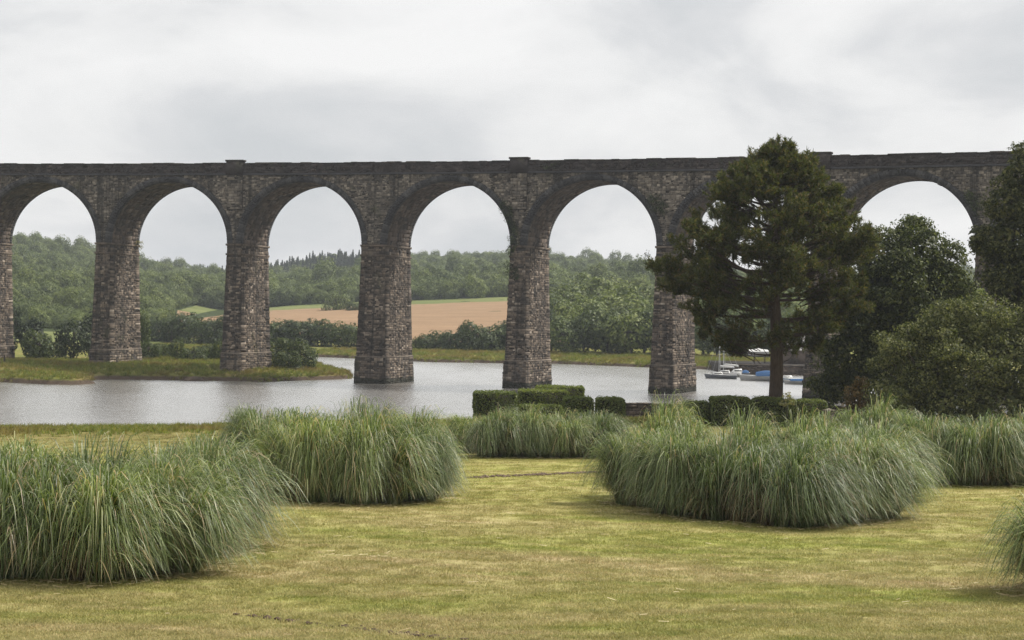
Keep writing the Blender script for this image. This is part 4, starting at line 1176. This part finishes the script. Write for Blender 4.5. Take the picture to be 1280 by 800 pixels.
mb = MB(); mb.box(-.29, .29, -.29, .29, 1.002, 1.08); mb.add([(-.2, -.2, 1.08), (.2, -.2, 1.08), (.2, .2, 1.08), (-.2, .2, 1.08), (0, 0, 1.18)], np.array([(0, 1, 4), (1, 2, 4), (2, 3, 4), (3, 0, 4)])); obj('cap', mb, M['pale_stone'], gp)

# ------------------------------------------------------------------ big pine
PX, PY = 14.72, 98.0
pz = float(lawn_z(PX, PY))
pine = thing('pine_tree', 'tall dark spreading pine with a bare trunk in front of the viaduct', 'tree', (PX, PY, pz))
PH = 18.35 - pz
sil = [(3.3, 1.3, 1.8), (4.0, 3.2, 2.6), (4.9, 4.4, 3.9), (5.8, 4.9, 4.0), (6.7, 6.0, 4.5), (7.6, 5.9, 4.8), (8.6, 6.5, 5.3), (9.6, 6.1, 5.6), (10.6, 5.5, 5.2), (11.6, 4.6, 4.5), (12.6, 3.7, 3.4), (13.6, 2.8, 3.0), (14.3, 2.1, 2.5), (14.9, 1.3, 1.9), (15.4, .6, .9), (16.2, .1, .1)]
sil = np.array(sil); sil[:, 0] *= (PH + .2) / 16.2
def reach(h, a):
    l = np.interp(h, sil[:, 0], sil[:, 1]); r = np.interp(h, sil[:, 0], sil[:, 2])
    cx = math.cos(a)
    side = r if cx > 0 else l
    return side * cx * cx + (l + r) / 2 * 0.92 * (1 - cx * cx)
mb = MB()
tz = np.linspace(-.4, PH * .985, 16)
tx = 0.10 * np.sin(tz * .5) - .012 * tz
tr = np.interp(tz, [-.4, .3, 2, 7, 12, PH], [.56, .44, .39, .29, .15, .03])
V, F, C = tube(np.stack([tx, .06 * np.sin(tz * .7 + 1), tz], -1), tr, 10); mb.add(V, F, C)
obj('trunk', mb, M['pine_bark'], pine, smooth=True)
lim = MB(); tuP, tuD = [], []
nl = 96
for i in range(nl):
    f = (i + .5) / nl
    hs = PH * (0.245 + 0.73 * f ** 0.85) + rng.normal(0, .55)
    hs = min(hs, PH * .925)
    a = i * 2.399963 + rng.uniform(-.35, .35); a -= .22 * math.sin(2 * a)      # a little fuller across the view, as it grew along the shore
    up = np.interp(f, [0, .25, .6, 1], [.10, .28, .50, 1.1]) + rng.normal(0, .13)
    # solve the tip so that it lies on the outline
    L = reach(hs, a)
    for _ in range(3):
        L = reach(min(hs + up * L * .8, PH * .99), a)
    L *= rng.uniform(.62, 1.08) if f < .6 else rng.uniform(.85, 1.1)
    d = np.array([math.cos(a), math.sin(a)])
    tt = np.linspace(0, 1, 7)
    sag = .10 * L * np.sin(tt * math.pi) * (1 if f > .3 else .3)
    bend = rng.normal(0, .14) * L
    pp = np.stack([np.interp(hs, tz, tx) + d[0] * L * tt - d[1] * bend * tt ** 2, d[1] * L * tt + d[0] * bend * tt ** 2, hs + up * L * .8 * tt ** 1.35 - sag * .6], -1)
    V, F, C = tube(pp, np.linspace(max(.035, .028 * L + .015), .012, 7), 5); lim.add(V, F, C)
    nt_ = int(4 + L * 2.3)
    for j in range(nt_):
        u = rng.uniform(.45 if f < .75 else .15, 1.0) ** .7
        s = np.array([np.interp(u, tt, pp[:, q]) for q in range(3)])
        td = unit(np.array([d[0], d[1], .35])[None] * .8 + rdir(1) * np.array([1.0, 1.0, .55]))[0]
        tl = rng.uniform(.35, 1.15) * (0.6 + .4 * min(1, L / 4))
        e = s + td * tl + np.array([0, 0, .12 * tl])
        V, F, C = tube([s, (s + e) / 2 - [0, 0, .05], e], [.022, .015, .008], 4); lim.add(V, F, C)
        # shoots gather in a tight head at the end of the twig
        for q in range(rng.integers(5, 10)):
            tuP.append(s + (e - s) * rng.uniform(.72, 1.0) + rng.normal(0, .13, 3) * [1, 1, .6]); tuD.append(unit((td * .55 + np.array([0, 0, .8]) + rng.normal(0, .4, 3))[None])[0])
        tuP.append(s + (e - s) * rng.uniform(.3, .7)); tuD.append(td)
    for q in range(5):
        tuP.append(pp[-1] + rng.normal(0, .14, 3)); tuD.append(unit(np.array([[d[0] * .4, d[1] * .4, 1.0]]))[0])
    if f > .7:
        for q in range(4):      # leaders standing up out of the top
            tuP.append(pp[-1] + np.array([rng.normal(0, .06), rng.normal(0, .06), q * .17])); tuD.append(np.array([0, 0, 1.0]))
for q in range(340):          # lesser boughs that fill the crown between the limbs
    h = PH * rng.uniform(.24, .93); a = rng.uniform(0, 6.28); r_ = reach(h, a) * rng.uniform(.2, 1.0) ** .6
    e = np.array([np.interp(h, tz, tx) + math.cos(a) * r_, math.sin(a) * r_, h])
    if h < PH * .45 and (r_ < 2.2 or math.cos(a) > .5 or rng.random() < .3):
        continue
    s = np.array([np.interp(h - .4 * r_, tz, tx), 0, h - .38 * r_]); s = s + (e - s) * .45
    V, F, C = tube([s, (s + e) / 2 + rng.normal(0, .12, 3), e], [.028, .02, .008], 4); lim.add(V, F, C)
    td = unit((e - s)[None])[0]
    for j in range(rng.integers(7, 13)):
        tuP.append(e + rng.normal(0, .19, 3) * [1, 1, .6]); tuD.append(unit((td * .45 + np.array([0, 0, .85]) + rng.normal(0, .4, 3))[None])[0])
for q in range(40):
    h = PH * rng.uniform(.84, 1.0); tuP.append(np.array([np.interp(h, tz, tx), 0, h]) + rng.normal(0, .22, 3) * [(1.02 - h / PH) * 6, (1.02 - h / PH) * 6, .3]); tuD.append(np.array([0, 0, 1.0]))
obj('limbs', lim, M['pine_bark'], pine)
tuP, tuD = np.array(tuP), np.array(tuD)
# candles: upright shoots dressed in needles give the crown its ragged, tufted outline
nn = 26
base = np.repeat(tuP, nn, 0); ax = np.repeat(tuD, nn, 0)
along = rng.uniform(-.05, .34, len(base))[:, None]
nd = unit(ax * rng.uniform(.25, 1.0, (len(base), 1)) + rdir(len(base)) * .75)
ln = rng.uniform(.13, .26, len(base))[:, None]
s = base + ax * along; e = s + nd * ln
sdv = unit(np.cross(nd, rdir(len(base)))) * .021
V = np.stack([s - sdv, s + sdv, e + sdv * .4, e - sdv * .4], 1).reshape(-1, 3)
obj('needles', make_mesh('needles', V, np.arange(len(V)).reshape(-1, 4)), M['pine'], pine, 'stuff')

# ------------------------------------------------------------------ broadleaf trees and shrubs on the right
def big_tree(name, label, cat, px, Y_, lobes, dens, leaf, mat, tr=.25, th=3.0, group=None, rough=.6):
    x = X_of(px, Y_); z0 = float(lawn_z(x, Y_))
    r = thing(name, label, cat, (x, Y_, z0), 0, group)
    L = []
    for l in lobes:
        l = np.array(l, float); L.append(np.array([*l[:3], l[3] * .84]))
        # every bough breaks into smaller sprays
        for q in range(int(5 + l[3] * 3.4)):
            d = rdir(1)[0]; d[1] = -abs(d[1]) if rng.random() < .6 else d[1]; d[2] = d[2] * .8 + .15
            rr = l[3] * rng.uniform(.22, .38)
            L.append(np.array([*(l[:3] + d * l[3] * rng.uniform(.76, 1.04)), rr, rr, rr * .7]))
    L = np.array([np.array([*l[:3], l[3], l[3] if len(l) < 6 else l[4], l[3] * .9 if len(l) < 6 else l[5]]) for l in L])
    V, F = lobes_leaves(L, dens, leaf, .5, -1.2, rough)
    Li = np.array([[*l[:3], l[3] * .74, l[3] * .74, l[3] * .68] for l in lobes], float)
    V2, F2 = lobes_leaves(Li, 26, leaf * 2.1, .3, -1.2, .2)
    mb = MB(); mb.add(V, F); mb.add(V2, F2)
    obj('leaves', mb, M[mat], r, 'stuff')
    mb = trunk_mesh(th, tr, [L[0]] + [l for l in L[:len(lobes)]], 8, forks=8)
    obj('trunk', mb, M['bark'], r)
    return r
big_tree('evergreen_tree', 'tall dark evergreen tree standing behind the big rounded shrub', 'tree', 1112, 104,
         [(1.7, 0, 10.3, 2.0), (-.3, -.3, 9.4, 2.1), (.6, -.6, 7.4, 2.7), (-1.8, -.4, 6.4, 2.2), (-2.6, -.6, 3.9, 2.0), (-3.3, -.4, 2.2, 1.4), (2.0, -.4, 5.2, 2.8), (3.3, 0, 8.6, 1.7), (-.8, -1, 2.6, 2.2), (2.4, .8, 2.2, 2.4), (1.2, .5, 11.3, 1.2)], 62, .19, 'dark_leaf', .3, 4)
big_tree('rounded_shrub', 'huge rounded olive green shrub at the right behind the reeds', 'shrub', 1190, 88,
         [(-2.3, -.2, 4.0, 1.6), (-.5, -.2, 5.7, 1.35), (1.7, 0, 5.6, 1.7), (.3, -1, 3.6, 2.1), (-2.9, -.4, 1.8, 1.6), (3.0, -.6, 3.3, 2.2), (-.6, -1.2, 1.4, 1.8), (1.9, -1.3, 1.4, 1.9), (4.6, 0, 4.6, 2.2), (4.8, -.6, 1.6, 2.2), (-1.4, -.6, 5.0, 1.0), (-1.7, -.8, 3.0, 1.3)], 92, .145, 'olive_leaf', .28, 2)
big_tree('edge_tree', 'tall feathery tree cut by the right edge of the view', 'tree', 1283, 93,
         [(-.6, 0, 13.6, 1.1), (.5, 0, 14.1, 1.5), (-1.2, 0, 12.0, 1.3), (-2.1, -.2, 10.0, 1.1), (-.8, -.3, 10.0, 1.7), (-.4, -.4, 7.7, 2.0), (.8, 0, 11.4, 2.1), (1.8, 0, 8.4, 2.6), (-1.6, -.2, 8.2, 1.2), (.6, 0, 5.0, 2.4), (-2.6, -.1, 9.8, .6), (2.4, 0, 12.4, 2.0)], 74, .165, 'edge_leaf', .3, 6)
big_tree('background_tree', 'paler tree seen through the right arch above the rounded shrub', 'tree', 1187, 150,
         [(0, 0, 9.6, 1.8), (1.4, 0, 8.6, 1.7), (-1.5, 0, 8.4, 1.8), (0, 0, 6.5, 2.5), (1.8, 0, 5.5, 2.4), (-2, 0, 5, 2.3)], 34, .26, 'wood_leaf', .25, 5)
big_tree('rust_shrub', 'rusty brown leaved shrub at the left foot of the rounded shrub', 'shrub', 1076, 90,
         [(0, 0, 1.9, .75), (-.2, -.1, 1.0, .8), (.35, 0, 1.2, .7), (.1, 0, 2.5, .45)], 90, .13, 'rust_leaf', .06, 1)
big_tree('yellow_shrub', 'low yellow green shrub peeping over the reeds near the pillar', 'shrub', 1072, 74,
         [(0, 0, .75, .62), (-.6, 0, .6, .55), (.55, 0, .55, .5)], 130, .09, 'lime_leaf', .04, .5)
big_tree('yellow_shrub', 'tiny yellow green shrub in front of the big dark cube hedge', 'shrub', 938, 80,
         [(0, 0, .55, .42), (-.4, 0, .5, .35), (.4, 0, .5, .32)], 130, .08, 'lime_leaf', .03, .4)
big_tree('young_shrub', 'thin pale young shrub right beside the pine trunk', 'shrub', 986, 93,
         [(0, 0, 1.75, .3), (.2, 0, 1.45, .28), (-.2, 0, 1.35, .25)], 55, .11, 'pale_leaf', .03, 1.3)

# ------------------------------------------------------------------ tall ornamental grass clumps
def clump_parts(nb, H, rad, lean):
    mb = MB()
    nt_ = 17                                                             # crowns within the clump, each arching its own way
    ta = rng.uniform(0, 2 * math.pi, nt_); trr = np.sqrt(rng.random(nt_)); th = rng.uniform(.78, 1.12, nt_); tw = rng.normal(0, .45, nt_)
    tk = rng.integers(0, nt_, nb)
    a = ta[tk]; rr = trr[tk]
    b0 = np.stack([np.cos(a), np.sin(a)], -1) * (rr * rad * .62)[:, None] + rng.normal(0, .07, (nb, 2))
    own = rng.uniform(0, 2 * math.pi, nb)
    ox = np.cos(a + tw[tk]) * (rr + .12) * 1.5 + np.cos(own) * .85; oy = np.sin(a + tw[tk]) * (rr + .12) * 1.5 + np.sin(own) * .85
    az = np.arctan2(oy, ox)
    o_ = np.stack([np.cos(az), np.sin(az)], -1)
    out = np.clip(rr * .6 + np.abs(rng.normal(.18, .26, nb)), .03, 1.15)
    hh = H * (rng.uniform(.25, 1.1, nb) ** .8) * (1.08 - .36 * out) * th[tk]
    rc = rad * (0.20 + .90 * out) * rng.uniform(.5, 1.15, nb) * (.72 + .35 * hh / H)
    seg = 6
    tt = np.linspace(0, 1, seg + 1)
    pk = np.clip(.86 - .27 * out + rng.normal(0, .09, nb), .54, .98)      # where along the blade the top of the arch lies
    zz = hh[:, None] * (1 - ((tt[None] - pk[:, None]) / pk[:, None]) ** 2)
    xx = rc[:, None] * (.55 * tt[None] ** 1.6 + .45 * np.sin(tt[None] * math.pi / 2))
    pts = np.zeros((nb, seg + 1, 3))
    sw = rng.normal(0, .12, nb)
    sd_ = np.stack([-np.sin(az), np.cos(az)], -1)
    pts[..., :2] = b0[:, None] + o_[:, None] * xx[..., None] + sd_[:, None] * (sw[:, None] * tt[None] ** 2)[..., None] + np.asarray(lean)[None, None] * (tt[None] ** 1.6)[..., None]
    pts[..., 2] = np.maximum(zz, .02)
    side = unit(np.concatenate([sd_, np.zeros((nb, 1))], 1) + .45 * rdir(nb))
    wd = .0145 * rng.uniform(.6, 1.25, nb)[:, None] * np.interp(tt, [0, .3, .8, 1], [.6, 1, .75, .12])[None]
    Lf = pts - side[:, None] * wd[..., None] / 2; Rt = pts + side[:, None] * wd[..., None] / 2
    V = np.stack([Lf, Rt], 2).reshape(nb, -1, 3)
    k = (seg + 1) * 2
    f = np.array([(2 * i, 2 * i + 1, 2 * i + 3, 2 * i + 2) for i in range(seg)])
    return V.reshape(-1, 3), (np.arange(nb)[:, None, None] * k + f[None]).reshape(-1, 4)
CL = []
for i in range(6):
    g_ = make_mesh('leaves', *clump_parts(7000, 2.0, 1.15, (rng.uniform(.05, .25), rng.uniform(-.15, .1)))); g_.materials.append(M['blade'])
    d_ = make_mesh('dead_leaves', *clump_parts(1100, 1.2, .95, (.05, 0))); d_.materials.append(M['dead_blade'])
    CL.append((g_, d_))
# x, y on the lawn, height, radius
CLUMPS = [
    # left mass
    (-7.9, 28.2, 1.85, 1.2, 'front reed clump at the far left edge, cut by the frame', 'L'),
    (-6.6, 28.0, 1.75, 1.15, 'front reed clump second from the left edge', 'L'),
    (-5.75, 28.9, 1.75, 1.05, 'front reed clump in the middle of the nearest left mass', 'L'),
    (-5.45, 31.2, 1.75, 1.0, 'reed clump at the right end of the nearest left mass', 'L'),
    (-7.2, 30.6, 1.95, 1.2, 'reed clump behind the front row at the left', 'L'),
    (-5.9, 32.4, 1.95, 1.15, 'rear reed clump of the nearest left mass with pale tips', 'L'),
    (-8.7, 31.5, 1.85, 1.2, 'rear reed clump at the left edge below the waterside turf', 'L'),
    # middle mass
    (-4.65, 42.6, 2.05, 1.15, 'left front clump of the second reed mass', 'M'),
    (-3.35, 42.4, 2.1, 1.15, 'middle front clump of the second reed mass', 'M'),
    (-2.4, 43.6, 1.9, 1.0, 'right front clump of the second reed mass', 'M'),
    (-3.75, 44.6, 2.3, 1.1, 'tallest reed clump rising at the back of the second mass', 'M'),
    (-5.7, 44.6, 2.1, 1.2, 'reed clump at the left back of the second mass', 'M'),
    (-6.6, 46.4, 2.1, 1.1, 'narrow reed clump seen between the first and second reed masses', 'M'),
    (-2.7, 45.4, 2.1, 1.05, 'rear right clump of the second reed mass', 'M'),
    # back row
    (-0.45, 62.6, 1.62, 1.05, 'leftmost clump of the short reed row before the clipped hedges', 'B'),
    (0.75, 62.8, 1.62, 1.0, 'second clump of the short reed row before the clipped hedges', 'B'),
    (1.9, 62.6, 1.6, 1.0, 'third clump of the short reed row before the clipped hedges', 'B'),
    (2.95, 62.8, 1.6, 1.0, 'rightmost clump of the short reed row before the clipped hedges', 'B'),
    (-1.5, 65.5, 1.35, 1.0, 'pale low clump peeking past the left end of the short reed row', 'B'),
    # right mass
    (3.5, 43.6, 1.95, 1.1, 'reed clump at the left end of the big right mass', 'R'),
    (3.95, 45.6, 2.35, 1.1, 'tall peaked clump at the left back of the big right mass', 'R'),
    (4.2, 41.3, 1.9, 1.1, 'second front clump of the big right mass', 'R'),
    (5.1, 39.9, 1.9, 1.15, 'third front clump of the big right mass', 'R'),
    (6.15, 38.9, 1.8, 1.1, 'frontmost clump of the big right mass', 'R'),
    (7.35, 39.9, 1.9, 1.15, 'front clump right of the frontmost one in the big right mass', 'R'),
    (8.15, 40.8, 1.85, 1.1, 'front clump at the right end of the big right mass', 'R'),
    (5.7, 42.6, 2.15, 1.15, 'central back clump of the big right mass with arching tips', 'R'),
    (7.1, 43.2, 2.1, 1.2, 'back clump of the big right mass below the pine trunk', 'R'),
    (8.2, 44.2, 2.15, 1.2, 'back clump of the big right mass below the dark hedge', 'R'),
    (9.5, 46.8, 2.0, 1.2, 'rear clump of the big right mass below the yellow shrub', 'R'),
    # far right
    (12.4, 52.6, 2.0, 1.2, 'left clump of the far right reed group under the rounded shrub', 'F'),
    (13.9, 52.2, 2.0, 1.25, 'middle clump of the far right reed group', 'F'),
    (15.4, 52.8, 2.0, 1.2, 'right clump of the far right reed group, cut by the frame', 'F'),
    (11.4, 54.6, 2.2, 1.2, 'rear clump of the far right reed group', 'F'),
    (8.9, 27.2, 1.6, 1.1, 'lone reed clump cut by the lower right edge', 'F')]
for i, (x, y, h, r, lbl, g_) in enumerate(CLUMPS):
    t_ = thing('reed_clump', lbl, 'grass clump', (x, y, float(lawn_z(x, y)) - .03), rng.uniform(-.6, .6) + (math.pi if i % 2 else 0) * 0, 'tall arching grass clumps on the lawn')
    t_.scale = (r / 1.10, r / 1.10, h / 1.96)
    a, b = CL[i % 6]
    obj('leaves', a, None, t_, 'stuff'); obj('dead_leaves', b, None, t_, 'stuff')

# ------------------------------------------------------------------ lawn details
n = 26000
gy = np.concatenate([20 + 42 * rng.random(n) ** 1.5, rng.uniform(60, 92, 5000)])
gx = rng.uniform(-.33, .33, len(gy)) * gy
ok = gy < np.interp(gx, EDGE[:, 0], EDGE[:, 1]) - .6
gx, gy = gx[ok], gy[ok]; n = len(gx)
lt = [make_mesh('turf', *tuft(70, .05, 1.2, .008, 2, .6, .24)) for _ in range(4)]
sc_ = rng.uniform(.6, 1.15, n)
scatter('turf_grass', np.stack([gx, gy, lawn_z(gx, gy) - .004], -1), np.stack([sc_ * 1.1, sc_ * 1.1, sc_ * rng.uniform(.6, 1.1, n)], -1), np.stack([0 * gx, 0 * gx, rng.uniform(0, 6.28, n)], -1), rng.integers(0, 4, n), lt, M['lawn_blade'],
        'short dry mown grass of the lawn', 'grass')
n = 9000
gx = rng.uniform(-34, 24, n); gy = np.interp(gx, EDGE[:, 0], EDGE[:, 1]) - np.abs(rng.normal(0, 3.2, n)) + .35
sc_ = rng.uniform(.25, .62, n)
scatter('shore_grass', np.stack([gx, gy, lawn_z(gx, gy) - .02], -1), np.stack([sc_] * 3, -1), np.stack([0 * gx, 0 * gx, rng.uniform(0, 6.28, n)], -1), rng.integers(0, 4, n), [m_.copy() for m_ in bt], M['bank_blade'],
        'rough uncut grass along the near water edge', 'grass')
# fallen straw round the clumps
Ps = []
for (x, y, h, r, lbl, g_) in CLUMPS:
    m_ = 90
    a = rng.uniform(0, 6.28, m_); d = r * rng.uniform(.8, 1.25, m_)
    Ps.append(np.stack([x + d * np.cos(a), y + d * np.sin(a)], -1))
Ps.append(np.stack([rng.uniform(-8, 8, 120), rng.uniform(22, 50, 120)], -1))
Ps.append(np.stack([rng.uniform(-4.6, -1.6, 24), rng.normal(31, .35, 24)], -1))
P2 = np.concatenate(Ps); n = len(P2)
a = rng.uniform(-.9, .9, n); ln = rng.uniform(.02, .10, n)
d = np.stack([np.cos(a), np.sin(a), rng.normal(0, .12, n)], -1)
c = np.stack([P2[:, 0], P2[:, 1], lawn_z(P2[:, 0], P2[:, 1]) + .035], -1)
sdv = np.stack([-d[:, 1], d[:, 0], np.full(n, .25)], -1) * .009
V = np.stack([c - d * ln[:, None] - sdv, c + d * ln[:, None] - sdv, c + d * ln[:, None] + sdv, c - d * ln[:, None] + sdv], 1).reshape(-1, 3)
o = obj('fallen_straw', make_mesh('fallen_straw', V, np.arange(n * 4).reshape(-1, 4)), M['straw'], kind='stuff')
tag(o, 'pale fallen straw scattered on the lawn round the reeds', 'straw')
def clods(name, P, sz, mat, label):
    bm = bmesh.new(); bmesh.ops.create_icosphere(bm, subdivisions=1, radius=1)
    bv = np.array([v.co[:] for v in bm.verts]); bf = np.array([[v.index for v in f.verts] for f in bm.faces]); bm.free()
    mb = MB()
    for p_, s_ in zip(P, sz):
        v = bv * (1 + rng.normal(0, .18, (len(bv), 1))) * s_ * np.array([1.2, .9, .6])
        mb.add(v + p_, bf)
    o = obj(name, mb, mat, kind='stuff'); tag(o, label, 'soil')
tt = np.sort(rng.random(150)) ** .8
x = -3.7 + 3.1 * tt + rng.normal(0, .05, 150); y = 24.3 - 2.15 * tt + rng.normal(0, .06, 150)
clods('soil_clods', np.stack([x, y, lawn_z(x, y) + .012], -1), np.clip(rng.gamma(2, .011, 150), .008, .055), M['soil'], 'dark crumbs of soil in a line across the near lawn')
tt = rng.random(420)
x = -1.25 + 4.35 * tt + rng.normal(0, .05, 420); y = 51.6 + 2.9 * tt + rng.normal(0, .16, 420)
clods('bare_soil_edge', np.stack([x, y, lawn_z(x, y) + .015], -1), np.clip(rng.gamma(2, .017, 420), .01, .07), M['dry_soil'], 'brown strip of bare stony soil between the reed masses')

# ------------------------------------------------------------------ haze over the valley
mh = bpy.data.materials.new('haze')
mh.use_nodes = True
t = mh.node_tree; t.nodes.clear()
pv = N(t, 'ShaderNodeVolumePrincipled')
pv.inputs['Color'].default_value = (0.86, 0.92, 1.0, 1)
pv.inputs['Density'].default_value = 0.00022
out = N(t, 'ShaderNodeOutputMaterial'); t.links.new(pv.outputs[0], out.inputs['Volume'])
hb = MB().box(-1010, 1010, -310, 1760, -4.0, 62.0)
obj('haze', hb, mh, kind='stuff')
